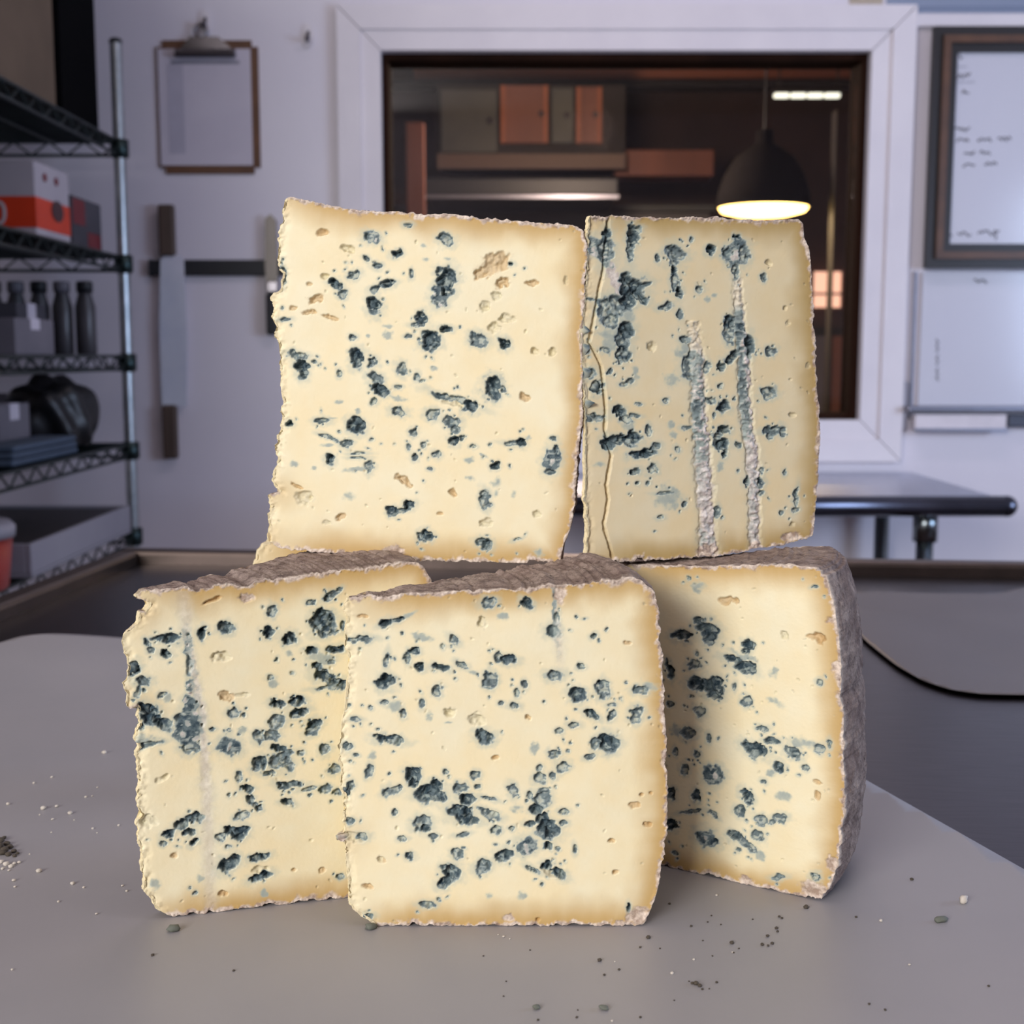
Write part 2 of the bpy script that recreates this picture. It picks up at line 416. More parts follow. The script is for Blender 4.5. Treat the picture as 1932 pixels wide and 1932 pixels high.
def wedge(label, origin, s, outline, marks, plane, theta=36, grow=0.03, mt='warm', base=TZ, seed=1, channels=(), crack=None,
          rough_left=1.0, step=0.00037, grow_pow=1.0, parts=True, gold_w=0.0125):
    rs = np.random.RandomState(seed)
    ox, oy = origin
    P = np.array([plane.uv(ox + x / s, oy + y / s) for x, y in outline])
    P[:, 1] = np.maximum(P[:, 1], base + 0.0004)
    C = catmull(P, 2200)
    if ((np.roll(C[:, 0], -1) - C[:, 0]) * (np.roll(C[:, 1], -1) + C[:, 1])).sum() > 0: C = C[::-1]   # counter-clockwise
    tg = np.roll(C, -3, 0) - np.roll(C, 3, 0); tg /= np.linalg.norm(tg, axis=1)[:, None] + 1e-12
    nrm = np.stack([tg[:, 1], -tg[:, 0]], 1)
    u_lo, u_hi = C[:, 0].min(), C[:, 0].max()
    left = sstep(0.25, 0.75, -nrm[:, 0]) * sstep(u_lo + 0.030, u_lo + 0.018, C[:, 0])
    arc = np.arange(len(C)) * 0.00021
    off = fbm(C[:, 0] * 610 + C[:, 1] * 390, C[:, 1] * 610 - C[:, 0] * 390, seed, 4) * 0.0008 + fbm(C[:, 0] * 260, C[:, 1] * 260, seed + 5, 2) * 0.0005
    rx_, ry_ = C[:, 0] * 0.83 + C[:, 1] * 0.56, C[:, 1] * 0.83 - C[:, 0] * 0.56
    gate = np.clip(0.5 + 1.6 * fbm(rx_ * 90, ry_ * 90, seed + 12, 2), 0.1, 1.4)
    off = off * np.clip(0.75 + 1.2 * fbm(rx_ * 120, ry_ * 120, seed + 14, 2), 0.25, 1.5)
    off += left * rough_left * gate * (fbm(rx_ * 330, ry_ * 330, seed + 9, 4) * 0.0014)
    C = C + nrm * off[:, None]
    C[:, 1] = np.maximum(C[:, 1], base + 0.0004 + 0.0022 * np.clip(fbm(C[:, 0] * 330, C[:, 0] * 0, seed, 4), 0, 1))
    u_lo = C[:, 0].min()
    H = C[:, 1].max() - C[:, 1].min()

    def fields(uv, dist, near):
        x, y = uv[:, 0], uv[:, 1]; n = len(uv)
        wx = fbm(x * 700, y * 700, seed + 20, 3); wy = fbm(x * 700, y * 700, seed + 30, 3)
        w2x = fbm(x * 260, y * 340, seed + 21, 2); w2y = fbm(x * 260, y * 340, seed + 31, 2)
        lump = fbm(x * 520, y * 520, seed + 40, 3)
        flk = fbm(x * 620 + wy * 0.6, y * 900, seed + 45, 2)
        blue = np.zeros(n); dep = np.zeros(n); halo = np.zeros(n); brown = np.zeros(n); white = np.zeros(n); rimp = np.zeros(n); pock = np.zeros(n); chan = np.zeros(n, bool)
        todo = [(k, plane.uv(ox + a / s, oy + b / s), rx, ry, an) for k, a, b, rx, ry, an in marks]
        sc = np.linalg.norm(plane.uv(ox + 1000 / s, oy + 900 / s) - plane.uv(ox + 900 / s, oy + 900 / s)) / 100
        todo = [(k, c, rx * sc, ry * sc, an) for k, c, rx, ry, an in todo]
        blues = [t for t in todo if t[0] in 'DM']
        for _ in range(110):      # tiny specks near the veins, tiny bare pits anywhere
            t = blues[rs.randint(len(blues))]; a = rs.rand() * 6.28; q = rs.uniform(0.002, 0.006)
            todo.append(('M', t[1] + q * np.array([math.cos(a), math.sin(a)]), rs.uniform(.00025, .0006), rs.uniform(.00025, .0005), rs.rand() * 180))
        for _ in range(70):
            todo.append(('H', np.array([rs.uniform(u_lo, u_hi), rs.uniform(C[:, 1].min(), C[:, 1].max())]), rs.uniform(.0003, .0008), rs.uniform(.0002, .0004), rs.rand() * 180))
        for k, c, rx, ry, an in todo:
            big = max(rx, ry) * 2.6 + 0.0012
            sel = np.nonzero((np.abs(x - c[0]) < big) & (np.abs(y - c[1]) < big))[0]
            if not len(sel): continue
            amp = min(0.55 * min(rx, ry) + 0.00015, 0.0011)
            amp2 = 0.38 * math.sqrt(rx * ry)
            dx = x[sel] - c[0] + wx[sel] * amp + w2x[sel] * amp2; dy = -(y[sel] - c[1]) + wy[sel] * amp + w2y[sel] * amp2
            ca, sa = math.cos(R(an)), math.sin(R(an))
            q = np.hypot((dx * ca + dy * sa) / rx, (-dx * sa + dy * ca) / ry)
            q = q + 0.26 * lump[sel]
            soft = sstep(1.22, 0.82, q)
            d0, b0 = KIND[k]
            lim = min(1.0, min(rx, ry) / 0.0016 + 0.25)
            if k == 'W':
                dep[sel] = np.minimum(dep[sel], d0 * soft * (0.5 + 0.5 * lump[sel])); white[sel] = np.maximum(white[sel], soft * 0.85)
                blue[sel] *= 1 - 0.75 * soft; continue
            if k == 'L':
                halo[sel] = np.maximum(halo[sel], 0.75 * sstep(1.5, 0.5, q)); blue[sel] = np.maximum(blue[sel], 0.34 * sstep(1.2, 0.3, q + 0.5 * lump[sel])); continue
            if k == 'R':
                rimp[sel] = np.maximum(rimp[sel], soft); dep[sel] = np.maximum(dep[sel], soft * 0.8 * (0.5 + lump[sel])); continue
            shape = sstep(1.08, 0.70, q)
            var = np.clip(0.72 + 0.75 * lump[sel] - 0.30 * dy / max(ry, 1e-5) * (1 if k in 'DM' else 0), 0.12, 1.3)   # floor of a pocket is uneven, shallower low down
            dep[sel] = np.maximum(dep[sel], d0 * lim * shape * var)
            if k in 'DM':
                pock[sel] = np.maximum(pock[sel], soft)
                flake_shade = sstep(0.02, 0.30, flk[sel] + (0.10 if k == 'M' else -0.10) + 0.22 * dy / max(ry, 1e-5)) * sstep(1.0, 0.75, q)  # pale flakes low down; shadow at the pocket top put into the tone
                lvl = b0 * (1.0 - (0.62 if k == 'M' else 0.55) * flake_shade) + 0.18 * sstep(0.6, 0.95, q) * (k == 'M')
                blue[sel] = np.maximum(blue[sel], soft * lvl)
                halo[sel] = np.maximum(halo[sel], 0.62 * sstep(1.9 + 0.0006 / max(min(rx, ry), 1e-4), 0.9, q))
            elif k == 'G': brown[sel] = np.maximum(brown[sel], soft * 0.48)
            else: brown[sel] = np.maximum(brown[sel], soft * 0.10); halo[sel] = np.maximum(halo[sel], soft * 0.35)
        for ch in channels:       # piercing channels: (points, half width, dark part, strength)
            pts = np.array([plane.uv(ox + a / s, oy + b / s) for a, b in ch['p']])
            hw = np.array(ch['w']) * sc
            xl = np.interp(-y, -pts[:, 1], pts[:, 0]); wl = np.interp(-y, -pts[:, 1], hw)
            inr = (y < pts[0, 1]) & (y > pts[-1, 1])
            q = np.abs(x - xl + wx * 0.0009 + 0.0006 * fbm(x * 0, y * 220, seed + 33, 2)) / wl + 0.25 * lump
            f = np.where(inr, sstep(1.25, 0.7, q), 0)
            fade = np.interp(-y, -pts[:, 1], ch['f'])
            dk = np.interp(-y, -pts[:, 1], ch['k'])
            white = np.maximum(white, f * fade if ch.get('solid', True) else 0.62 * fade * np.where(inr, sstep(1.7, 0.1, q), 0))
            blue = np.maximum(blue * (1 - 0.6 * f * fade), f * dk * np.clip(0.8 + 1.6 * flk - 0.7 * (x - xl) / wl, 0, 1.1))
            halo = np.maximum(halo, np.where(inr, sstep(2.4, 0.8, q), 0) * 0.35 * fade)
            if ch.get('solid', True):
                chan |= (f > 0.5) & (fade > 0.5)
                dep = dep * (1 - f) + f * (0.5 + 1.1 * lump + 0.9 * flk - 1.2 * np.clip(1 - q, 0, 1) * (0.6 + lump)) + np.where(inr, sstep(0.45, 0, np.abs(q - 1.05)), 0) * 0.5 * fade
            else:
                dep = dep + f * fade * 0.25 * (0.3 + lump)
        if crack is not None:     # slab on the left split away from the face
            pts = np.array([plane.uv(ox + a / s, oy + b / s) for a, b in crack])
            xl = np.interp(-y, -pts[:, 1], pts[:, 0]) + wx * 0.0003
            side = sstep(0.0002, -0.0004, x - xl)
            dep = dep + (0.25 + np.clip(xl - x, 0, 0.01) * 90) * side + 1.8 * sstep(0.0007, 0.0001, np.abs(x - xl + 0.0002))
            brown = np.maximum(brown, 0.06 * side)
        lf = left[near]
        edge = dist
        rk_ = np.nonzero(left < 0.5)[0][::4]; kd = kdtree.KDTree(len(rk_))
        for a_, b_ in enumerate(rk_): kd.insert((C[b_, 0], C[b_, 1], 0), a_)
        kd.balance()
        cut = gold_w * 2.2; rd = np.full(n, 1.0)
        for a_ in np.nonzero((dist < cut) | (x < u_lo + 0.03))[0]: rd[a_] = kd.find((x[a_], y[a_], 0))[2]
        gz = gold_w * (1 + 0.35 * fbm(x * 120, y * 120, seed + 60, 2))
        gold = sstep(1.0, 0.0, rd / gz) ** 1.15 * (1 - sstep(u_lo + 0.026, u_lo + 0.004, x) * 0.6)
        rim = sstep(1.0, 0.35, rd / (0.0015 * (1 + 1.3 * lump + 0.8 * fbm(x * 170, y * 170, seed + 66, 2)).clip(0.25, 3))) * (1 - lf)
        rim = np.maximum(rim, rimp * 0.9)
        crumb = sstep(1.0, 0.2, edge / 0.0015)
        dep = dep + 0.22 * fbm(x * 70, y * 70, seed + 70, 2) + 0.03 * fbm(x * 1300, y * 1300, seed + 71, 2)
        dep = dep * sstep(0.0, 0.0012, edge) - crumb * 0.45 * (0.2 + fbm(x * 1500, y * 1500, seed + 80, 2)) * (edge > 0) * (0.5 + rim)
        dep = dep + lf * sstep(0.004, 0, edge) * 0.9 * (0.4 + lump)
        pk = np.clip(pock, 0, 1) > 0.5
        return dep * 0.001, np.stack([np.clip(blue, 0, 1), np.clip(gold, 0, 1), np.clip(rim, 0, 1)], 1), np.stack([np.clip(white, 0, 1), np.clip(brown, 0, 1), np.clip(halo, 0, 1)], 1), chan, pk

    tip = np.array([*(plane.o + plane.eu * u_lo)])
    root = thing('cheese_wedge', label, 'cheese', (float(tip[0]), float(tip[1]), base))
    def place(u, z, t, dep=0.0):
        a = plane.a + R(theta) * t; g = 1 + grow * (t ** grow_pow)
        r = (u - u_lo) * g
        eu = np.stack([np.cos(a) + 0 * u, np.sin(a) + 0 * u], -1); nn = np.stack([np.sin(a) + 0 * u, -np.cos(a) + 0 * u], -1)
        xy = eu * np.asarray(r)[..., None] - nn * np.asarray(dep)[..., None]
        return np.concatenate([xy, np.asarray(z - base)[..., None]], -1)
    # front cut face
    uv, quads, dist, near = poly_grid(C, step)
    dep, cA, cB, chan, pk = fields(uv, dist, near)
    V = place(uv[:, 0], uv[:, 1], 0.0, dep)
    Nn = np.zeros_like(V)
    fn = np.cross(V[quads[:, 2]] - V[quads[:, 0]], V[quads[:, 3]] - V[quads[:, 1]])
    for k in range(4): np.add.at(Nn, quads[:, k], fn)
    Nn /= np.linalg.norm(Nn, axis=1)[:, None] + 1e-15
    owner = np.zeros(len(quads), int)
    groups = []
    if parts:
        lab = components(pk & ~chan, quads, len(uv))
        ql = lab[quads]; same = (ql == ql[:, :1]).all(1) & (ql[:, 0] < len(uv))
        ids, cnt = np.unique(ql[same, 0], return_counts=True)
        big = ids[cnt >= 60]
        for i in big[np.argsort(-cnt[cnt >= 60])]: groups.append(('mould_pocket', same & (ql[:, 0] == i)))
        if chan.any():
            lab = components(chan, quads, len(uv)); ql = lab[quads]; same = (ql == ql[:, :1]).all(1) & (ql[:, 0] < len(uv))
            ids, cnt = np.unique(ql[same, 0], return_counts=True)
            for i in ids[cnt > 400]: groups.append(('piercing_channel', same & (ql[:, 0] == i)))
    def sub(name, sel, par=None):
        q = quads[sel]; vi, inv = np.unique(q, return_inverse=True)
        me = mesh_np(name, V[vi], inv.reshape(q.shape), Nn[vi], {'mould': cA[vi], 'crust': cB[vi]})
        o = finish(name, me, PASTE[mt], par or root)
        if name == 'piercing_channel': o['label'] = 'pale crusty piercing channel lined with blue mould'
        return o
    rest = np.ones(len(quads), bool)
    for _, sel in groups: rest &= ~sel
    face = sub('cut_face', rest)
    for nme, sel in groups: sub(nme, sel, face)
    # rear cut face (coarse) and the swept rind
    uv2, q2, d2, n2 = poly_grid(C[::3], 0.0011)
    near3 = np.minimum(n2 * 3, len(C) - 1)
    dep2, a2, b2, _, _ = fields(uv2, d2, near3)
    V2 = place(uv2[:, 0], uv2[:, 1], 1.0, -dep2)
    me = mesh_np('rear_face', V2, q2[:, ::-1], None, {'mould': a2, 'crust': b2}); finish('rear_face', me, PASTE[mt], root)
    Cs = C[::2]; ns = nrm[::2]; lf = left[::2]; m = len(Cs)
    ts = np.concatenate([[0.0, 0.0], np.linspace(0.004, 1.0, 46)])
    rows = []; col = []
    for k, t in enumerate(ts):
        rr = np.maximum(Cs[:, 0] - u_lo, 0) + 0.002
        bumpy = fbm(np.arange(m) * 0.083 + t * rr * 74, t * rr * 131 - np.arange(m) * 0.047, seed + 90, 5) * 0.0007 * min(1, k / 2) * (1 - 0.5 * lf)
        off = bumpy - (0.0007 if k == 0 else 0.0)
        c = Cs + ns * (off[:, None] if isinstance(off, np.ndarray) else off)
        z = np.maximum(c[:, 1], base + 0.0003)
        rows.append(place(np.maximum(c[:, 0], u_lo), z, t, np.full(m, 0.0004 if k == 0 else 0.0)))
        dd = t * R(theta) * rr
        bloom = sstep(0.0022, 0.0004, dd * (1 - 0.6 * fbm(np.arange(m) * 0.12, t * 50 + 0 * rr, seed + 95, 2)))
        col.append(np.stack([bloom * 0.8, lf, 0 * lf], 1))
    VV = np.concatenate(rows); CC = np.concatenate(col)
    K = len(ts); i = np.arange(m); Q = []
    for k in range(K - 1):
        Q.append(np.stack([k * m + i, k * m + (i + 1) % m, (k + 1) * m + (i + 1) % m, (k + 1) * m + i], 1)[:, ::-1])
    me = mesh_np('rind', VV, np.concatenate(Q), None, {'crust': CC}); ro = finish('rind', me, RIND, root)
    ro['label'] = 'mottled grey-brown rind'
    print('WEDGE', label[:30], 'verts', len(V), 'parts', len(groups), 'tip', tip.round(3), 'zmin', round(C[:, 1].min() - TZ, 4), 'zmax', round(C[:, 1].max() - TZ, 4), 'len', round(u_hi - u_lo, 4))
    return root

# --- front wedge of the lower row
OUT = [(150,280),(250,265),(350,265),(450,250),(560,255),(650,240),(760,245),(880,230),(1000,235),(1100,215),(1250,210),(1400,185),(1510,175),(1560,200),(1610,250),(1635,320),(1640,450),(1650,600),(1660,800),(1668,950),(1670,1100),(1675,1250),(1670,1400),(1660,1500),(1640,1620),(1620,1700),(1600,1760),(1570,1830),(1510,1855),(1420,1865),(1300,1858),(1150,1862),(1000,1866),(900,1858),(750,1866),(600,1864),(480,1856),(340,1865),(280,1850),(200,1790),(150,1750),(145,1650),(135,1500),(130,1445),(85,1438),(80,1412),(120,1390),(125,1370),(120,1300),(130,1220),(105,1190),(110,1100),(100,1050),(110,960),(115,880),(130,780),(140,680),(150,580),(130,500),(130,420),(140,370),(120,330)]
MK = parse('''M815,295,36,24,-5 D1005,300,32,24,20 H785,390,20,25 L890,370,28,16,20 G215,360,28,8 D320,392,35,16,-25 D380,378,32,10,-15 L440,355,40,10,-25
M195,470,65,14 M230,475,28,20 L500,465,45,25 M650,475,32,16,40 M405,445,8 D460,530,26,16 M430,565,14,28 M330,570,12,35,10 M600,510,10 M1125,430,35,35 M1145,370,12,25
D1325,455,18,10,-20 M1240,365,7 M1385,425,8 G1485,490,18,10 D910,572,45,20,5 M865,560,20,20 D490,605,24,20 D590,610,40,16,15 M690,600,32,16,30 L745,635,30,10,10
D330,682,42,36 D325,660,30,14 M570,720,26,26 M825,670,30,40,-5 M1135,650,45,28,-10 M1265,605,16,14 L1090,650,18 D1240,738,42,34 M1365,715,32,42,10 D1350,685,14
M1545,715,40,20 L1580,700,50,30 M990,695,16,20 M955,735,14,22 M940,795,25,14 M880,780,14,10 M500,785,12,22 L535,840,15,25 M410,830,14,22 L370,800,40,25 M320,780,20,10 M250,802,10 M180,860,25,10 M150,790,9
H630,825,30,28 H760,860,40,30 L625,875,20,5 M1405,790,20,10 D1310,838,42,18,25 M1410,845,18,22 M1525,835,30,42,25 G1005,850,14 M1228,885,25,14 M1160,915,18,14 M1085,775,8
D350,955,65,20,5 D285,940,25,8,15 D800,940,46,32,5 D1390,975,48,48 M1330,975,20,30 M1305,1035,25,14,-15 L1038,995,22,28 M1135,1025,26,22 M1200,1010,9
M135,990,24,22 M180,1030,14,8 L255,1030,16,25 M245,1105,16,28,15 G853,1042,16,12 M1175,1085,32,26,-20 M1060,1090,14,16 M1060,1140,28,25 M1125,1130,16,18
D450,1125,42,35 D455,1165,20,18 M610,1110,14 M757,1125,24,22 M765,1180,14,12 M350,1200,40,22,-15 M390,1185,14 M155,1180,16,25,20 D130,1210,18,18
D540,1220,75,40,5 D575,1170,35,24,15 M680,1190,35,25 D710,1240,40,28 M820,1235,40,10,15 M930,1195,20,35,-15 M1015,1220,14,16 D685,1310,60,38,10 D720,1345,60,20,5 M830,1315,48,20,20
M1070,1240,40,40 D1045,1290,28,25 D1075,1340,40,30 D1110,1390,55,40 D1015,1360,28,14 M1085,1200,24,14 L950,1285,35,25 M1175,1300,24,16 M1180,1355,20,12 M495,1355,48,35 D515,1385,25,14 M550,1420,20,14 M365,1305,14
M855,1392,28,20 M932,1380,14,12 M690,1410,32,10,-10 M405,1430,22,12 D150,1345,20,14 H165,1420,85,28 M215,1420,30,20 M110,1430,30,14,-15 D1105,1465,25,20 M1150,1480,10
D1000,1465,50,40,-20 W1000,1480,10,30,-20 D890,1510,42,32,-15 M790,1565,42,30,-20 M665,1500,25,25 D440,1515,20,16 D645,1590,50,42,15 D610,1635,45,28,-30 M1230,1480,10,22
D1100,1560,30,25,40 D1155,1600,45,22,25 H1110,1595,40,22,30 M1030,1575,35,12,30 H300,1530,30,18 G320,1535,10 G240,1660,28,14,30 M520,1745,35,18 M580,1722,10
G1410,1440,18,14 G1425,1590,20,10 G1580,1360,22,14 G1520,1270,35,12 G1550,1220,10 G1600,1210,8 M1075,1650,10 L980,1700,20 L820,1705,14 G1050,1815,10
R915,1810,25,20 R1530,1800,50,45 D1490,1760,10,22 M240,1805,28,14 R1450,1830,20,20 R1160,260,30,40''')
CHN = [dict(p=[(1136,215),(1138,300),(1140,380),(1155,480),(1165,650)], w=[10,12,14,26,12], f=[0.8,0.7,0.75,0.6,0.0], k=[0.3,0.5,0.45,0.2,0.0], solid=False)]
pl_front = Plane(-0.051, 0.4228, 0)
wedge('front lower wedge of blue cheese, standing foremost in the stack with large dark pockets', (600, 1020), 2.5426, OUT, MK, pl_front, theta=31, seed=3, channels=CHN)

# --- left wedge of the lower row
OUT = [(140,272),(200,242),(300,232),(380,225),(440,240),(520,215),(600,210),(670,222),(720,200),(850,180),(1000,160),(1130,140),(1250,125),(1400,110),(1490,105),(1530,140),(1560,195),(1580,300),(1595,700),(1595,1300),(1585,1560),(1545,1668),(1350,1694),(1155,1720),(1060,1728),(1010,1728),(950,1745),(820,1757),(700,1768),(640,1764),(560,1782),(520,1800),(400,1808),(330,1814),(280,1792),(235,1765),(225,1730),(180,1680),(190,1620),(165,1560),(160,1440),(165,1400),(150,1350),(160,1310),(155,1250),(150,1100),(145,1030),(160,900),(150,812),(98,795),(92,680),(105,570),(85,540),(82,450),(150,400),(160,350),(190,340),(205,300)]
MK = parse('''G510,283,50,8,-20 G480,297,20,6,-20 R675,275,40,20 M1075,265,35,18,-25 D1060,275,14 M1115,240,22,10,-30 M985,295,22,12 M797,340,20,28 D1045,395,55,58 D1030,355,25,30 M1060,440,50,15 M1135,410,12,25
D570,422,34,26 D460,445,20,28 D310,475,42,20,5 D255,465,35,10,-5 M200,490,20,12,60 M215,525,18,14 D287,540,28,18 D780,440,32,25 D875,475,36,30 L880,540,15 H550,560,45,20,-5
D985,530,30,20 D1100,515,45,18,-5 L1040,560,80,30 M1080,580,14 D1010,605,28,20,15 D1070,665,75,30,28 D1140,695,25,22 M1080,705,70,10 M790,660,18,12 L800,685,30,22 M895,635,8 M820,570,10
M395,500,18,60 M395,600,14,50 M405,690,18,30 D410,790,35,50 D400,900,60,70 M405,990,45,30 M350,920,30,20 W385,770,12 W430,830,14 W395,880,16 W370,930,12 W430,950,14 W400,690,8 W405,730,9 W390,500,10
D130,610,28,35,30 M180,675,35,25 M150,730,12,30,20 M180,720,10 D200,800,50,25,15 D215,840,45,40 D165,885,14 M170,905,10 D275,880,45,25,35 M355,850,25,16 M270,740,20,14 L300,760,20 M200,980,60,14,-10 L190,960,70,25
G580,745,40,22,15 H650,740,40,8 M607,825,28,22 M660,835,10 D830,785,38,22,20 D915,770,38,22 D930,825,48,24,-10 D1000,895,42,26,-40 M975,920,25,14 M820,870,32,30 M740,940,32,26 M800,930,30,25 M590,910,10 L660,910,25,20 M510,905,15,9
D590,985,50,42 W590,985,10,28,30 D830,995,35,18,15 M870,1020,30,16 M935,1015,20,14 M1050,1000,24,28 M1095,1095,28,22 D740,1075,36,36 M835,1060,50,40 D785,1118,28,12 M870,1070,25,40
H270,1140,30,12,-20 M640,1135,15,25 D680,1190,28,18,15 D695,1240,18,25 D735,1285,16,18 M715,1265,12 D885,1170,60,16,5 M845,1180,25,12 M970,1190,40,10,-10 M1050,1190,28,18 M1110,1205,25,14 M590,1222,8 M978,1218,8 D865,1252,32,16,15
H200,1345,44,28 D430,1330,40,22 D360,1365,35,20,-15 D300,1405,30,18,-20 D400,1400,25,20 D425,1450,25,14,-30 M270,1450,14,14 M650,1320,35,16,-15 D640,1400,42,36 D600,1390,40,25 M550,1420,25,20,-30 M585,1470,14,9
D585,1555,52,38,-25 D615,1525,25,20 D735,1518,45,18,-5 D740,1615,52,20,-15 H740,1580,50,14 G325,1512,18,12 M430,1690,10 L760,1690,15 G565,1690,25,14 L455,1620,18 M1125,1612,20,12 G1040,1580,20,12 G900,1580,12,8 L230,1650,25''')
CHN = [dict(p=[(370,240),(378,330),(388,450),(410,560),(435,700),(462,850),(470,1000),(482,1200),(492,1400),(505,1790)], w=[34,34,20,16,20,18,18,26,28,26], f=[0.35,0.45,0.6,0.8,0.9,0.9,0.9,0.7,0.55,0.4], k=[0,0,0.25,0.3,0.2,0.15,0.1,0,0,0], solid=False)]
pl_left = Plane(-0.1248, 0.4286, 15.3)
wedge('left lower wedge of blue cheese with ragged nose and a white vertical streak', (200, 1020), 2.542, OUT, MK, pl_left, theta=34, seed=7, channels=CHN, rough_left=1.4)

# --- right wedge of the lower row
OUT = [(20,168),(150,172),(350,175),(500,180),(650,175),(800,170),(950,175),(1030,185),(1080,220),(1110,290),(1135,380),(1150,480),(1165,620),(1168,800),(1180,950),(1180,1100),(1185,1250),(1180,1400),(1165,1550),(1150,1650),(1120,1740),(1070,1810),(1010,1825),(930,1806),(800,1776),(690,1751),(520,1710),(300,1660),(100,1614),(20,1598),(12,1300),(16,800),(14,400)]
MK = parse('''M415,240,12 L465,280,35,25 G610,345,40,20,-10 G650,350,16 M1035,282,14,8 D510,490,60,45,10 D460,450,22,20 D380,520,55,25,-5 D520,540,28,25 H890,520,15,25,-20 G1055,535,25,30,-20 G1020,525,28,8
D710,565,26,28 D700,600,20,12 D640,640,55,16,5 D695,675,55,28,10 L680,620,80,18,15 M440,665,35,25,-15 M455,610,10 D320,690,20,45,-10 D450,765,50,36 D535,775,50,50 D540,820,40,20 M430,820,14,8
M1058,748,16,14 L835,700,25 M325,860,18,16 M700,845,26,26 M465,890,32,24,25 M640,770,12,20 L850,850,45,16,15 M410,1000,45,30,-20 M420,980,14 L350,990,30 M515,1025,14,25 M780,975,28,14 D750,1080,65,30,10 D820,1040,40,14,-5 D735,1100,35,25
M930,1095,45,28,10 D940,1110,20,14 M1060,1080,28,22 M1110,1055,12,25 L980,1050,80,25 M350,1090,12,20 M455,1110,18,20 D860,1165,28,28 L825,1200,28,20 M785,1240,18,12 M990,1170,14,16 M395,1180,25,25 D540,1210,50,52 W545,1212,14,18
D330,1300,25,30 D455,1310,22,35 D705,1320,30,40,-20 G1050,1310,14,22 G1050,1240,20,12 L880,1310,35,25 M430,1385,60,10,-20 M535,1400,30,14,30 M670,1390,32,28 D680,1385,12 M770,1425,32,25 M860,1420,40,18,-15 M825,1440,12
D325,1455,30,30 D505,1520,60,42 W500,1515,12 D640,1510,35,25,15 M700,1550,60,20,25 M660,1575,12 L770,1600,20,40,-40 M755,1505,32,28,20 M350,1590,14,12 M860,1710,36,14,-20
R1030,1770,60,40 M1040,1710,20,25,45 R700,1725,40,25 R1140,680,25,30 R1130,1640,35,30 R1110,445,20,15''')
pl_right = Plane(0.0597, 0.475, -31)
wedge('right lower wedge of blue cheese, turned inward, showing its grey rind side', (1140, 1000), 2.6115, OUT, MK, pl_right, theta=36, grow=0.075, seed=11)

# --- wedge behind, mostly hidden
OUT = [(476,1090),(484,1050),(497,1031),(515,1018),(560,1018),(620,1020),(680,1024),(700,1040),(708,1200),(706,1400),(698,1500),(680,1512),(600,1516),(500,1515),(482,1500),(470,1300),(472,1150)]
MK = parse('''D640,1200,14,12 D560,1260,12,16 M600,1180,10 D620,1380,12,9 M660,1420,10 M560,1320,10''')
wedge('blue cheese wedge hidden behind the stack, only its golden top corner showing at left', (0, 0), 1.0, OUT, MK, Plane(-0.11, 0.556, 4), theta=40, seed=17, step=0.0006, gold_w=0.05)

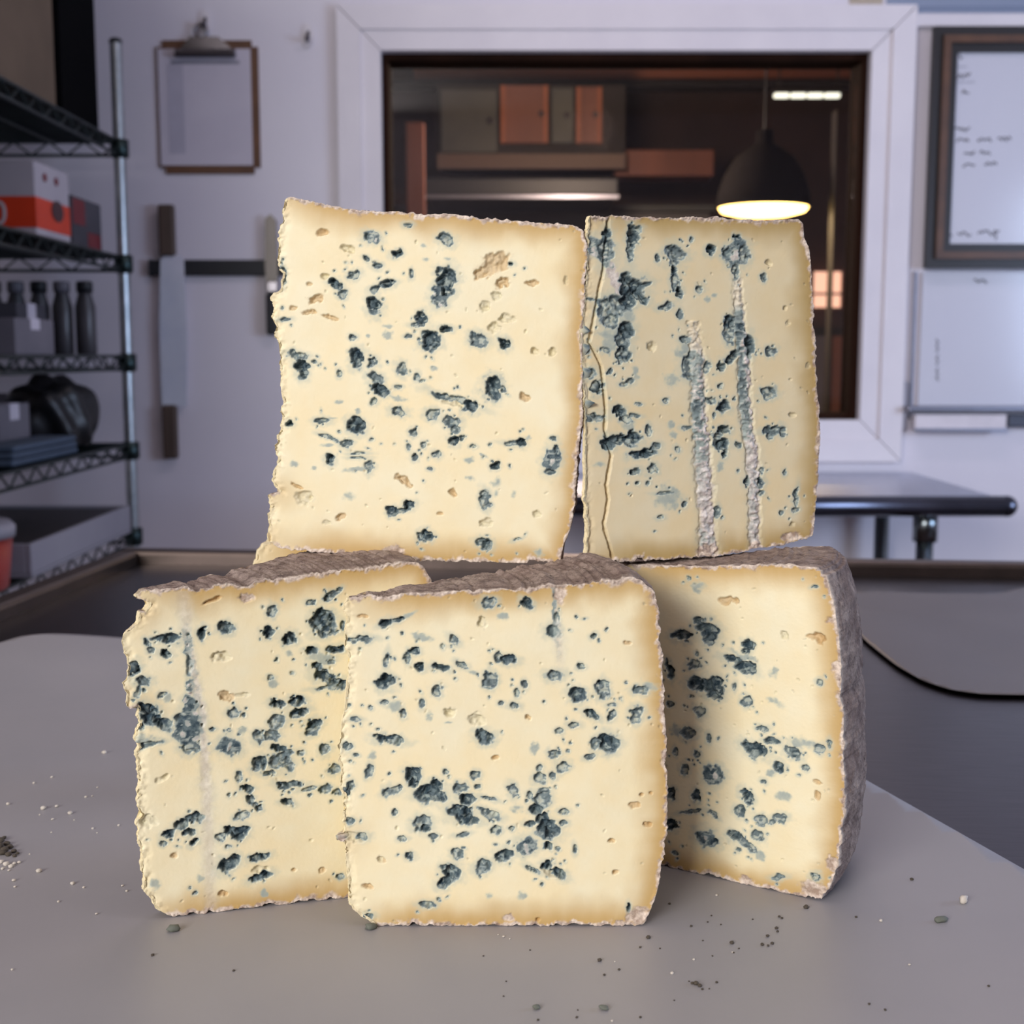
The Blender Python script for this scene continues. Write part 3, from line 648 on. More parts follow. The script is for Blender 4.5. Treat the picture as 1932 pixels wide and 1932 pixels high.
# --- left wedge of the upper row
OUT = [(195,100),(215,82),(290,95),(370,115),(500,138),(620,150),(750,150),(860,162),(1000,165),(1130,180),(1280,190),(1420,205),(1560,212),(1620,235),(1645,290),(1642,400),(1637,560),(1630,620),(1622,700),(1622,830),(1624,1000),(1625,1120),(1608,1270),(1602,1330),(1590,1420),(1585,1560),(1560,1680),(1530,1760),(1515,1838),(1400,1852),(1250,1848),(1110,1838),(980,1830),(850,1822),(700,1810),(560,1797),(430,1787),(300,1777),(180,1762),(120,1730),(130,1650),(125,1560),(120,1510),(172,1490),(135,1440),(158,1350),(165,1250),(183,1150),(180,1000),(170,880),(165,780),(138,710),(150,640),(128,560),(168,520),(185,470),(165,380),(175,250),(185,170)]
MK = parse('''G375,248,28,14 M615,272,38,25,15 M632,285,18,20 W632,285,9 M973,285,36,25,5 H505,330,42,22,25 D735,350,28,18,-10 M592,377,16,12 M640,410,24,16 L875,380,15,10 L860,312,14,12 L975,378,16,8
G1200,405,75,45,-25 G1150,440,40,30 D1283,400,14,10 G1240,495,40,22 G1382,488,36,14,-5 H1545,480,12,20 M530,455,30,18,-20 H390,460,20,15 D440,500,32,22,30 M475,545,20,22 D690,495,38,18,-15 M630,520,30,16,-30 D625,600,34,45,-15
D975,490,45,60,20 D930,560,36,45,10 M945,590,30,15 W915,545,8 W945,595,10 M940,440,25,20 M803,447,12,18 G345,570,40,22,-20 G240,612,20,12 G320,633,35,10 G415,655,45,10,15 G315,500,14,8 M200,668,26,8 H1215,550,25,20 H1160,605,35,22,-30
L685,700,22,10 L690,745,22,20 L595,750,10 M523,750,18,14 D850,665,30,32,15 M830,695,30,10 D968,710,30,16,5 D895,760,45,40 D900,795,45,25 M790,750,16,8 H1200,705,25,30 H1260,665,40,18,10 M1125,765,45,28,15 D1250,785,24,30,-10
D545,855,32,45,15 M620,870,24,25 M262,840,50,20,15 D280,905,30,45 M335,868,15,8 M755,905,25,30,-15 M460,928,16,18 M830,940,12,20 M855,962,15,8 L910,900,20,12 M630,945,38,20,20 D650,1000,45,25,35 L715,1040,60,14,15 M740,990,18,10
D1190,1000,40,52 L1190,1000,60,70 M1245,1003,14,14 G1350,1043,28,14,30 M1010,1050,110,16,18 H1010,1075,60,18,15 D1088,1085,35,32 M905,1125,34,25,10 M625,1062,16,14 L455,1065,20,10 D540,1180,42,38 L550,1110,15,15 M740,1110,38,20,10
M1000,1155,38,22 M1010,1190,22,22 D1010,1245,25,22 M1045,1235,12 M372,1155,36,16,-5 L420,1140,25,5 D222,1170,18,16 M815,1205,20,18 M862,1270,14,16 M790,1280,8,14 M818,1328,16,20 M610,1242,10,8 M925,1312,20,16 M893,1386,12,8
M385,1225,28,9,15 M430,1240,40,7,30 M495,1262,28,18 L400,1270,35,6 M550,1310,35,6 M550,1330,35,6 D410,1340,25,25,45 L238,1362,20,16 L335,1382,14,8 M598,1375,22,28 L535,1390,60,12,-8 D1330,1262,24,20 M1285,1262,42,12,5 L1360,1240,15,15
M1098,1275,14,10 M1180,1268,8 D1480,1340,36,60,15 W1480,1350,10,22,20 M1500,1300,15,25 M1470,1400,30,14 M1485,1240,16,12 D1205,1370,20,20 L1080,1340,25,15 L1150,1320,20,8,30 L1215,1450,25,20 L1090,1430,20,10
G765,1440,38,16,30 G795,1465,18,8 G735,1430,14,8 G1005,1497,22,14,20 M1155,1530,24,45,-10 M1175,1560,15,10 L1210,1500,15 L1295,1505,12,16 G255,1465,35,8,25 H290,1520,50,30 L510,1520,28,18 D790,1560,32,22,-10 D715,1585,28,22,-15 M755,1580,30,14
G465,1615,30,12,-20 H400,1645,25,10 G940,1600,14,8 H1165,1640,30,20 H1405,1600,20,15 D875,1700,32,25 M850,1710,20 M1150,1745,40,22,20 D1160,1750,18,18 M1310,1722,22,6,-20 L1415,1790,25,20 M790,212,22,12
R715,1780,60,30 R1110,1835,30,20 R1250,1835,15,15 M185,460,15,40 H1480,825,15,20 H1395,820,20,15''')
wedge('upper left wedge of blue cheese with creamy holes and crumbly left edge', (460, 340), 2.542, OUT, MK, Plane(0.018, 0.474, -6), theta=34, seed=23, rough_left=1.6, base=TZ + 0.1195)

# --- right wedge of the upper row
OUT = [(195,125),(330,128),(460,130),(600,135),(750,132),(900,140),(1060,145),(1210,143),(1240,165),(1245,230),(1270,290),(1280,400),(1290,600),(1300,750),(1305,950),(1318,1100),(1320,1250),(1310,1450),(1300,1600),(1280,1700),(1150,1740),(1000,1765),(850,1790),(700,1805),(500,1825),(320,1838),(280,1822),(170,1830),(180,1700),(165,1500),(165,1300),(165,1100),(155,950),(150,780),(138,740),(150,640),(170,500),(175,400),(180,300),(175,230),(190,190)]
MK = parse('''M250,280,60,40,30 W230,300,30,20 M205,250,25,20 D270,220,16,35,15 W290,380,22,45 W310,440,22,45,-20 W340,490,22,26 W250,270,12 W270,330,14 M270,300,40,60 D400,230,25,50 M390,300,14,50 M410,190,30,20 D400,480,60,60 D440,520,50,20,30 D380,540,40,40
M320,570,40,50 M265,590,40,50 M440,465,50,12,-15 M290,640,40,30 L350,600,70,60 M525,335,12,15 M615,310,48,42 M585,290,25,20 D605,390,10,25 M610,450,22,40,10 D632,505,16,25 M687,240,10,12 D785,290,28,22,-20 D915,240,25,22 M910,310,55,50 W905,320,16,26 M950,320,30,40 M870,300,25,20 M910,400,14,40
M1042,428,14,16 H1065,355,18,14 M728,480,20,18 L770,535,14 L805,515,14,8 M560,570,35,16,-10 M635,610,15,25,-20 M660,735,28,18 L650,780,40,40 M690,860,50,60 L600,930,35,30 M765,865,16,28 D370,690,36,40 M350,740,35,40 D360,800,36,36 M340,840,16 M260,785,22,12 L300,720,60,70
H495,770,22,25 D885,640,28,30 D930,620,22,30 M880,700,30,45 D975,770,25,50 D885,820,35,20,-40 D835,865,22,22 M1080,790,25,22 M1070,1000,38,28 L1100,980,20 M290,890,12 M360,955,20,10 L420,900,15,30 M390,940,20,14
M170,780,18 M195,535,24,6 D160,690,10,12 M190,900,35,25 D228,970,28,28 D180,1045,18,18 M215,1115,50,18 L240,1350,30,12 D330,1085,35,22,25 M365,1120,30,16,30 M410,1108,28,8 L380,1160,40,25,40 D400,1220,40,30 D330,1220,50,20,-5 D280,1240,28,35 M480,1180,16,25 D450,1290,55,22,-10 M510,1260,25,12,-20
D410,1382,28,14 M500,1372,22,22 M425,1440,10 M475,1440,12,8 L580,1510,70,50 M560,1490,40,8 M655,1545,12,16 M540,1610,18,9 L590,1155,18 L600,1200,16 M620,1270,14 M780,1030,30,12,10 D850,1060,34,28,20 M830,960,14,10 M562,1035,15,12 M900,1020,8 M435,1050,12,6 M670,1165,25,8 M805,1105,8,12
D850,1180,32,20 M820,1230,25,35 D845,1250,30,25 D855,1295,14,18 M920,1255,22,14 L830,1350,25,30 M920,1380,8 M1035,1380,10,18 M1150,1390,10,14 M1085,1180,50,20,-5 M1075,1210,16,14 M1140,1185,16,20 D1020,1440,30,22 D965,1430,20,20 M1030,1490,22,14 M820,1580,14,28 M845,1610,8
M1205,1510,12,50,8 M1200,1570,20,12 M1135,1585,12 H1185,1640,12 H1165,655,12 H1150,580,12 H1185,1105,20,14 H1265,860,10 R1180,1700,50,25 R770,1780,50,30 R1005,1750,25,20''')
CHN = [dict(p=[(700,640),(712,780),(722,900),(727,1050),(738,1200),(752,1400),(768,1600),(778,1815)], w=[30,30,30,34,38,38,36,42], f=[0.2,0.45,0.75,1,1,1,1,1], k=[0,0.1,0.35,0.8,0.55,0.25,0.1,0.45]),
       dict(p=[(915,430),(925,560),(935,640),(945,800),(955,1000),(970,1180),(990,1300),(1000,1500),(1006,1772)], w=[22,24,24,28,28,28,30,26,26], f=[0.35,0.4,0.6,1,1,1,1,1,1], k=[0,0.1,0.9,0.75,0.75,0.45,0.15,0.25,0.2])]
CRK = [(285,100),(280,220),(262,380),(240,480),(215,620),(190,745),(225,810),(250,860),(262,950),(272,1060),(268,1180),(290,1260),(300,1300),(275,1450),(285,1520),(262,1650),(300,1780),(312,1860)]
wedge('upper right wedge of blue cheese with two crusty vertical channels and a split left edge', (1040, 360), 2.61, OUT, MK, Plane(0.0285, 0.474, 15), theta=34, seed=31, channels=CHN, crack=CRK, mt='shaded', base=TZ + 0.1195)

# ------------------------------------------------------------------ parchment on the table
m_paper = mat('parchment', (160, 156, 157), 0.42, rgb2=(151, 148, 150), scale=9, bump=0.05, spec=0.45, detail=6)
m_paper_shaded = mat('parchment_shaded', (112, 107, 108), 0.45, rgb2=(104, 100, 102), scale=9, bump=0.05, detail=6)  # second sheet: shade of the cheese stack put into a darker colour
def paper(label, pix, zfun, step=0.008, m=None):
    P = np.array([[*at_z(x, y, TZ)[:2]] for x, y in pix])
    C = catmull(P, 700)
    uv, q, dist, near = poly_grid(C, step)
    z = zfun(uv[:, 0], uv[:, 1], dist)
    V = np.concatenate([uv, z[:, None]], 1); c = Vector((float(uv[:, 0].mean()), float(uv[:, 1].mean()), TZ))
    me = mesh_np('parchment_sheet', V - np.array(c), q)
    o = finish('parchment_sheet', me, m or m_paper); o.location = c
    md = o.modifiers.new('thickness', 'SOLIDIFY'); md.thickness = 0.00015; md.offset = -1
    return tag(o, label, 'paper')
def z1(x, y, d):
    corner = sstep(-0.13, -0.36, x) * sstep(0.62, 0.80, y)
    return TZ + 0.00025 + 0.010 * corner + 0.0012 * sstep(-0.14, -0.30, x) * (1 + np.sin(y * 26 + x * 6)) * sstep(0.45, 0.7, y)
paper('large parchment sheet spread on the table under the cheese stack', [(-60,1262),(0,1245),(45,1232),(100,1226),(230,1226),(600,1227),(1000,1228),(1190,1232),(1240,1252),(1420,1353),(1605,1456),(1932,1641),(2300,1850),(2500,2400),(1900,2900),(966,2900),(0,2900),(-600,2400),(-500,1800),(-300,1400)], z1)
def z2(x, y, d):
    return TZ + 0.0006 + 0.0022 * sstep(0.30, 0.42, x) * sstep(0.85, 0.70, y) + 0.002 * sstep(0.08, 0.0, d)
paper('smaller parchment sheet with shade in its colour lying at the back right of the steel table', [(1380,1135),(1500,1126),(1650,1122),(1760,1125),(1880,1125),(1932,1114),(2080,1100),(2260,1150),(2300,1300),(2100,1318),(1932,1319),(1850,1317),(1790,1308),(1740,1291),(1690,1262),(1640,1222),(1600,1188),(1500,1165),(1400,1150)], z2, 0.006, m_paper_shaded)

# ------------------------------------------------------------------ crumbs
m_cr = {'pale': mat('crumb_pale', (226, 216, 200), 0.8, rgb2=(190, 182, 172), scale=700),
        'dark': mat('crumb_dark', (96, 86, 72), 0.85, rgb2=(58, 52, 46), scale=700),
        'green': mat('crumb_green', (124, 126, 112), 0.8, rgb2=(84, 90, 84), scale=600)}
rnd = random.Random(5)
def crumb_mesh(seed, m):
    bm = bmesh.new(); bmesh.ops.create_icosphere(bm, subdivisions=2, radius=1.0); r = random.Random(seed)
    for v in bm.verts: v.co *= r.uniform(0.72, 1.12); v.co.z = max(v.co.z * 0.7, -0.45) + 0.45
    me = bpy.data.meshes.new('cheese_crumb'); bm.to_mesh(me); bm.free(); me.materials.append(m_cr[m])
    me.polygons.foreach_set('use_smooth', [True] * len(me.polygons))
    return me
CM = {k: [crumb_mesh(i * 7 + len(k), k) for i in range(4)] for k in m_cr}
def crumb(px, py, r, kind, label, group=None, sx=1.0):
    p = at_z(px, py, TZ + 0.0003)
    o = bpy.data.objects.new('cheese_crumb', rnd.choice(CM[kind])); COL.objects.link(o)
    zz = TZ + 0.00028
    if p.x < -0.14 and p.y > 0.45: zz = float(z1(np.array([p.x]), np.array([p.y]), 0)[0]) + 0.00002
    o.location = (p.x, p.y, zz); s = r * p.y / F; o.scale = (s * sx, s, s); o.rotation_euler.z = rnd.uniform(-0.5, 0.5)
    return tag(o, label, 'crumb', group)
crumb(327, 1756, 12, 'green', 'largest oval grey-green crumb, just below the left lower wedge', sx=1.2)
crumb(700, 1752, 10, 'green', 'grey-green crumb at the lower left corner of the front wedge', sx=1.3)
crumb(1012, 1903, 8, 'green', 'grey-green crumb at the bottom edge below the front wedge')
crumb(1139, 1904, 8, 'green', 'flat grey crumb near the bottom edge, right of the front wedge', sx=1.4)
crumb(1775, 1738, 9, 'green', 'greyish oval crumb on the parchment at far right', sx=1.8)
crumb(1662, 1738, 4, 'pale', 'small pale crumb left of the greyish oval crumb at right')
crumb(1818, 1702, 13, 'pale', 'smear-like translucent crumb at far right of the parchment', sx=0.7)
for px, py, r in ((-2,1600,10),(9,1606,9),(19,1600,7),(13,1594,7),(1,1588,8),(26,1608,6),(4,1612,8),(16,1614,7),(28,1616,5),(33,1611,4),(8,1582,5),(2,1628,6),(12,1632,7),(21,1636,6),(27,1630,4),(5,1640,4),(36,1628,4),(17,1643,3)):
    crumb(px, py, r, 'dark' if py < 1622 else 'pale', 'dark crumb in the small heap at the left edge' if py < 1622 else 'pale crumb on the front side of the heap at the left edge', 'crumb heap at left edge')
for px, py, r in ((197,1423,5),(15,1519,4),(98,1469,3),(64,1480,3),(82,1527,6),(107,1523,4),(132,1536,5),(99,1547,3),(162,1505,3),(174,1503,2),(175,1564,3),(224,1558,3),(137,1668,5),(158,1675,3),(73,1645,6),(110,1702,3),(231,1672,3),(239,1682,3),(182,1725,3),(26,1662,4),(28,1674,3),(56,1612,2),(140,1548,2),(75,1538,2),(184,1487,2),(183,1572,2),(23,1830,3),(97,1571,2)):
    crumb(px, py, r, 'pale', 'tiny pale crumb strewn on the parchment left of the stack', 'pale crumbs left of the stack')
for px, py, r in ((1521,1713,6),(1223,1770,5),(1304,1748,3),(1208,1788,3),(1131,1813,5),(1140,1840,3),(1168,1830,3),(1381,1780,5),(1465,1752,4),(1467,1758,3),(1448,1767,4),(1438,1783,4),(1457,1781,4),(1449,1785,3),(1313,1857,6),(1320,1861,5),(1306,1856,4),(1325,1867,3),(1300,1852,2),(1338,1866,2),(1352,1854,3),(1344,1804,2),(1384,1798,2),(1360,1745,2),(1420,1735,2),(1470,1730,3),(1475,1733,3),(1263,1706,3),(1342,1728,2),(1615,1731,3),(1720,1660,4),(1272,1888,2),(1245,1790,2),(1335,1740,2),(1326,1775,2),(1394,1790,2),(1670,1906,3),(1865,1861,3),(1640,1895,3),(1208,1920,3),(1088,1920,3),(1015,1925,3)):
    crumb(px, py, r, 'dark', 'tiny dark rind crumb on the parchment right of the front wedge', 'dark rind crumbs right of the front wedge')
for px, py, r in ((1268,1837,4),(1309,1811,3),(1352,1690,3),(1716,1821,3),(1160,1815,2),(1382,1797,2),(1155,1927,3),(950,1768,3),(940,1764,2),(962,1772,2)):
    crumb(px, py, r, 'pale', 'tiny pale crumb on the parchment in front of the stack', 'pale crumbs in front of the stack')
for px, py, r in ((288,1803,4),(441,1832,3),(1000,1793,2),(912,1804,2),(955,1852,2),(950,1880,2),(1090,1906,2)):
    crumb(px, py, r, 'dark', 'tiny dark crumb on the parchment before the lower wedges', 'dark crumbs before the lower wedges')

# ------------------------------------------------------------------ things on the back wall
S = WY / F
m_board = mat('hardboard', (112, 76, 52), 0.6, rgb2=(92, 62, 42), scale=20)
m_sheet = mat('paper_white', (206, 200, 210), 0.6, rgb2=(198, 192, 204), scale=10)
m_ink = mat('grey_print', (150, 147, 160), 0.7)
m_chrome = mat('chrome', (120, 116, 120), 0.18, 1.0)
m_black = mat('black_plastic', (26, 28, 34), 0.5)
m_wood = mat('handle_wood', (92, 76, 66), 0.6, rgb2=(70, 56, 48), scale=40, stretch=(1, 1, 0.1))
y0 = WY - 0.0006
def px_to(x, y, d=WY): return at_d(x, y, d)
# clipboard
c0 = px_to(310, 328); c1 = px_to(487, 75)
cb = thing('clipboard', 'brown clipboard with a printed form hanging on the wall above the knives', 'clipboard', ((c0.x + c1.x) / 2, y0, c0.z))
bx = wbox('board', 302, 76, 486, 328, y0 - 0.005, 0.004, m_board, cb)
bm = bmesh.new(); bm.from_mesh(bx.data); es = [e for e in bm.edges if abs(e.verts[0].co.x - e.verts[1].co.x) < 1e-6 and abs(e.verts[0].co.z - e.verts[1].co.z) < 1e-6]
bmesh.ops.bevel(bm, geom=es, offset=0.014, segments=4, affect='EDGES'); bm.to_mesh(bx.data); bm.free()
sh = wbox('form_sheet', 304, 92, 472, 312, y0 - 0.0065, 0.001, m_sheet, cb)
wbox('printed_column', 320, 120, 345, 290, y0 - 0.0070, 0.0006, mat('print_tint', (186, 182, 196), 0.7), sh)
wbox('printed_heading', 322, 114, 452, 121, y0 - 0.0070, 0.0006, m_ink, sh)
p = px_to(335, 108); q = px_to(447, 92)
tubepts = []
prism('clip_plate', [(p.x, y0 - 0.008, p.z), (q.x, y0 - 0.008, p.z), (q.x - 0.012, y0 - 0.008, q.z), (px_to(415, 80).x, y0 - 0.008, px_to(0, 72).z), (px_to(362, 80).x, y0 - 0.008, px_to(0, 72).z), (p.x + 0.012, y0 - 0.008, q.z)], (0, -0.008, 0), m_chrome, cb)
p = px_to(335, 104); q = px_to(447, 104)
cyl('clip_roll', (p.x, y0 - 0.018, p.z), (q.x, y0 - 0.018, q.z), 0.009, m_chrome, cb)
pp = px_to(382, 62)
tube('hang_ring', [(pp.x + 0.013 * math.cos(t * math.pi / 8), y0 - 0.013, pp.z + 0.016 * math.sin(t * math.pi / 8)) for t in range(17)], 0.0035, m_chrome, cb)
def hook(px, py, label):
    p = px_to(px, py); h = thing('wall_hook', label, 'hook', (p.x, y0, p.z))
    prism('hook_plate', [(p.x + 0.013 * math.cos(t * math.pi / 8), y0, p.z + 0.026 * math.sin(t * math.pi / 8)) for t in range(16)], (0, -0.004, 0), m_trim, h)
    tube('hook_arm', [(p.x, y0 - 0.004, p.z + 0.008), (p.x, y0 - 0.012, p.z - 0.010), (p.x, y0 - 0.022, p.z - 0.016), (p.x, y0 - 0.028, p.z - 0.006)], 0.004, m_chrome, h)
hook(582, 68, 'small oval adhesive hook on the wall left of the window')
hook(388, 42, 'pale adhesive hook holding up the clipboard')
# magnetic strip and knives
ms_ = thing('magnetic_knife_strip', 'black magnetic strip holding knives on the wall', 'knife rack', (px_to(400, 520).x, y0, px_to(400, 520).z))
wbox('strip_bar', 284, 490, 545, 520, y0 - 0.014, 0.014, m_black, ms_, bevel=0.002)
wbox('end_cap', 281, 489, 285, 521, y0 - 0.015, 0.015, mat('strip_cap', (40, 42, 48), 0.4), ms_)
kn = thing('cheese_knife', 'long two-handled cheese knife hanging on the magnetic strip', 'knife', (px_to(325, 865).x, y0 - 0.016, px_to(325, 865).z))
m_blade = mat('knife_blade', (232, 236, 246), 0.25, 0.25, rgb2=(214, 220, 236), scale=12)  # bright reflection on the steel put into a pale base colour
prism('blade', [px_to(x, y, y0 - 0.0155) for x, y in ((303, 490), (312, 482), (340, 481), (347, 488), (353, 640), (352, 766), (306, 766), (301, 620))], (0, -0.0022, 0), m_blade, kn)
def handle(x0, y0_, x1, y1_, par, m=m_wood):
    return wbox('handle', x0, y0_, x1, y1_, y0 - 0.026, 0.018, m, par, bevel=0.006)
handle(299, 385, 327, 483, kn); handle(307, 764, 332, 866, kn)
k2 = thing('kitchen_knife', 'narrow knife with black handle beside the upper left cheese wedge', 'knife', (px_to(510, 630).x, y0 - 0.016, px_to(510, 630).z))
prism('blade', [px_to(x, y, y0 - 0.0155) for x, y in ((500, 412), (510, 404), (521, 415), (524, 500), (524, 545), (503, 545), (500, 500))], (0, -0.002, 0), mat('dull_blade', (140, 134, 128), 0.45, 0.8), k2)
wbox('bolster', 503, 530, 524, 552, y0 - 0.024, 0.012, m_chrome, k2, bevel=0.003)
handle(502, 552, 522, 632, k2, m_black)
# framed whiteboard
m_frame = mat('frame_dark', (34, 28, 28), 0.45); m_frame2 = mat('frame_brown', (98, 66, 46), 0.45, rgb2=(78, 52, 38), scale=20)
m_white = mat('whiteboard', (206, 206, 216), 0.16, rgb2=(202, 202, 214), scale=4, spec=0.6)
m_mark = mat('marker_ink', (96, 94, 104), 0.6)
fa = px_to(1735, 508); fb = px_to(2150, 58)
fr_ = thing('framed_whiteboard', 'whiteboard in a dark brown frame with handwriting, right of the window', 'whiteboard', ((fa.x + fb.x) / 2, y0, fa.z))
def framebars(x0, z0, x1, z1, t, y, depth, m, name, par):
    i = [(x0, z0), (x1, z0), (x1, z1), (x0, z1)]; o = [(x0 + t, z0 + t), (x1 - t, z0 + t), (x1 - t, z1 - t), (x0 + t, z1 - t)]
    for k in range(4):
        n = (k + 1) % 4
        prism(name, [Vector((*[v for v in (i[k][0], y, i[k][1])],)), Vector((i[n][0], y, i[n][1])), Vector((o[n][0], y, o[n][1])), Vector((o[k][0], y, o[k][1]))], (0, -depth, 0), m, par)
fy = y0 - 0.021
framebars(fa.x, fa.z, fb.x, fb.z, 0.020, fy, 0.020, m_frame, 'outer_frame_bar', fr_)
framebars(fa.x + 0.020, fa.z + 0.020, fb.x - 0.020, fb.z - 0.020, 0.016, fy, 0.028, m_frame2, 'frame_moulding', fr_)
framebars(fa.x + 0.036, fa.z + 0.036, fb.x - 0.036, fb.z - 0.036, 0.018, fy, 0.016, m_frame, 'inner_frame_bar', fr_)
fws = box('writing_surface', (fa.x + 0.050, fy - 0.006, fa.z + 0.050), (fb.x - 0.050, fy, fb.z - 0.050), m_white, fr_)
def scribble(x0, x1, y, hgt, par, d, seed, name='handwriting', r=0.0016, m=None):
    g = random.Random(seed); pts = []
    x = x0
    while x < x1:
        x += g.uniform(1.5, 4.5); pts.append(px_to(x, y + g.uniform(-hgt, hgt) * 0.5, d))
    return tube(name, pts, r, m or m_mark, par)
dy = fy - 0.0068
for k, (xa, xb, yy, hh) in enumerate(((1785,1815,103,22),(1782,1830,143,12),(1784,1798,172,15),(1812,1826,172,13),(1800,1828,244,8),(1803,1826,264,8),(1842,1868,264,9),(1880,1905,262,10),(1816,1838,289,9),(1846,1868,287,9),(1814,1838,312,8),(1856,1880,308,9),(1776,1794,441,9),(1804,1832,441,10),(1842,1882,438,11))):
    scribble(xa, xb, yy, hh, fws, dy, k + 3)
tube('handwriting', [px_to(1876, 440, dy), px_to(1880, 446, dy), px_to(1878, 452, dy)], 0.0016, m_mark, fws)
for xa, xb, yy in ((1766,1825,126),(1766,1840,155),(1766,1800,190)):
    tube('ruled_line', [px_to(xa, yy, dy), px_to(xb, yy, dy)], 0.0009, mat('marker_faint', (158, 157, 170), 0.6), fws)
# plain whiteboard below with tray
wb = thing('wall_whiteboard', 'plain whiteboard with a metal tray below the framed whiteboard', 'whiteboard', (px_to(1850, 800).x, y0, px_to(1850, 800).z))
m_alu = mat('aluminium', (140, 140, 152), 0.35, 0.7)
wws = wbox('writing_surface', 1732, 514, 2150, 768, y0 - 0.010, 0.010, m_white, wb)
wbox('side_trim', 1716, 512, 1731, 790, y0 - 0.012, 0.012, m_alu, wb)
wbox('tray', 1714, 766, 2150, 776, y0 - 0.050, 0.050, m_alu, wb, bevel=0.003)
pts = []
for k in range(14): pts.append(px_to(1766 + (k % 2) * 5, 640 + k * 6, y0 - 0.0108))
tube('handwriting', pts[:5], 0.0014, m_mark, wws); tube('handwriting', pts[5:9], 0.0014, m_mark, wws); tube('handwriting', pts[9:], 0.0014, m_mark, wws)
scribble(1836, 1860, 530, 8, wws, y0 - 0.0108, 91, 'smudge', 0.002)
bxh = thing('paper_holder', 'white box mounted on the wall under the whiteboard tray', 'box', (px_to(1815, 812).x, y0, px_to(1815, 812).z))
wbox('holder_body', 1726, 782, 1900, 811, y0 - 0.040, 0.040, mat('white_plastic', (222, 214, 220), 0.5), bxh, bevel=0.002)
wbox('holder_lip', 1726, 808, 1900, 814, y0 - 0.044, 0.004, m_alu, bxh)
sn = wbox('socket_strip', 1902, 782, 2060, 806, y0 - 0.03, 0.03, mat('grey_plastic', (72, 76, 92), 0.5), None, bevel=0.004); tag(sn, 'dark grey power strip on the wall beside the white box', 'power strip')
sw = wbox('cable_trunking', 1696, 720, 1714, 812, y0 - 0.016, 0.016, mat('grey_paint', (150, 148, 160), 0.5), None, bevel=0.002); tag(sw, 'short grey cable cover at the lower right corner of the window', 'cable cover')
# pinned prints at the top
a1 = wbox('pinned_photo', 1602, -60, 1668, 24, y0 - 0.002, 0.002, mat('photo_print', (196, 182, 162), 0.5, rgb2=(150, 138, 126), scale=14), None); tag(a1, 'small beige photo print pinned above the window', 'photo')
a2 = thing('blue_poster', 'blue-grey poster at the top right above the framed whiteboard', 'poster', (px_to(1850, 24).x, y0, px_to(1850, 24).z))
psh = wbox('poster_sheet', 1672, -90, 2150, 24, y0 - 0.002, 0.002, mat('poster_blue', (142, 152, 174), 0.45, rgb2=(124, 136, 160), scale=5, stretch=(0.3, 1, 3)), a2)
for yy in (12, 17): wbox('printed_stripe', 1676, yy, 2145, yy + 2, y0 - 0.0030, 0.0010, mat('poster_line', (110, 122, 148), 0.5), psh)
structure(wbox('trim_1', 1400, 26, 2150, 50, y0 - 0.014, 0.014, m_trim, None, bevel=0.002))

# ------------------------------------------------------------------ side table with rolled edge
zt = CH - 0.283
tA = at_d(1905, 950, 2.40)
st = thing('steel_side_table', 'steel table with rolled front edge and pipe legs against the wall', 'table', (0.5, 2.65, 0))
m_st = mat('steel_light', (198, 202, 214), 0.34, 1.0, rgb2=(186, 190, 204), scale=20, stretch=(10, 1, 1))
m_st2 = mat('steel_edge', (92, 94, 106), 0.26, 1.0)
xl = -0.05; xr = tA.x
box('tabletop', (xl, 2.40, zt - 0.010), (xr - 0.02, 2.935, zt + 0.014), m_st, st)
def roll(p0, p1):
    bm = bmesh.new(); Lo = local(st); bm_cyl(bm, Vector(p0) - Lo, Vector(p1) - Lo, 0.020, seg=24)
    return from_bm('rolled_edge', bm, m_st2, st, True)
roll((xl, 2.40, zt - 0.002), (xr - 0.004, 2.40, zt - 0.002))
lathe_pts = []
bm = bmesh.new(); bmesh.ops.create_uvsphere(bm, u_segments=16, v_segments=10, radius=0.0205)
for v in bm.verts: v.co += Vector((xr - 0.006, 2.40, zt - 0.002)) - local(st)
from_bm('edge_end', bm, m_st2, st, True)
m_pipe = mat('steel_pipe', (126, 134, 138), 0.25, 1.0)
for lx, ly in ((0.800, 2.44), (0.845, 2.88), (0.02, 2.44), (0.02, 2.88)):
    bm = bmesh.new(); bm_cyl(bm, Vector((lx, ly, 0)) - local(st), Vector((lx, ly, zt - 0.01)) - local(st), 0.0165, seg=20); from_bm('leg', bm, m_pipe, st, True)
    bm = bmesh.new(); bm_cyl(bm, Vector((lx, ly, zt - 0.075)) - local(st), Vector((lx, ly, zt - 0.012)) - local(st), 0.0235, seg=20); from_bm('leg_socket', bm, m_pipe, st, True)
cyl('cross_brace', (0.02, 2.66, 0.22), (0.82, 2.66, 0.22), 0.012, m_pipe, st)

# ------------------------------------------------------------------ wire rack on the left
rk = thing('wire_rack', 'dark wire shelving rack along the left wall', 'shelf', (-1.05, 2.1, 0))
m_wire = mat('rack_wire', (52, 66, 66), 0.35, 0.9, rgb2=(40, 50, 52), scale=30)
m_post = mat('rack_post', (176, 182, 186), 0.28, 0.85, rgb2=(150, 158, 162), scale=30)
RX0, RX1, RY0, RY1 = -1.36, -0.835, 0.95, 2.78
ztop = at_d(247, 78, RY1).z
for x in (RX0, RX1):
    for y in (RY0, RY1):
        o = cyl('post', (x, y, 0), (x, y, ztop), 0.0127, m_post, rk)
        po = o
        lathe('post_cap', (x, y, ztop), [(0.0135, -0.004), (0.0135, 0.003), (0.008, 0.007)], m_black, po, 16)
levels = [at_d(247, 268, RY1).z, at_d(247, 486, RY1).z, at_d(247, 672, RY1).z, at_d(247, 838, RY1).z, at_d(247, 1000, RY1).z]
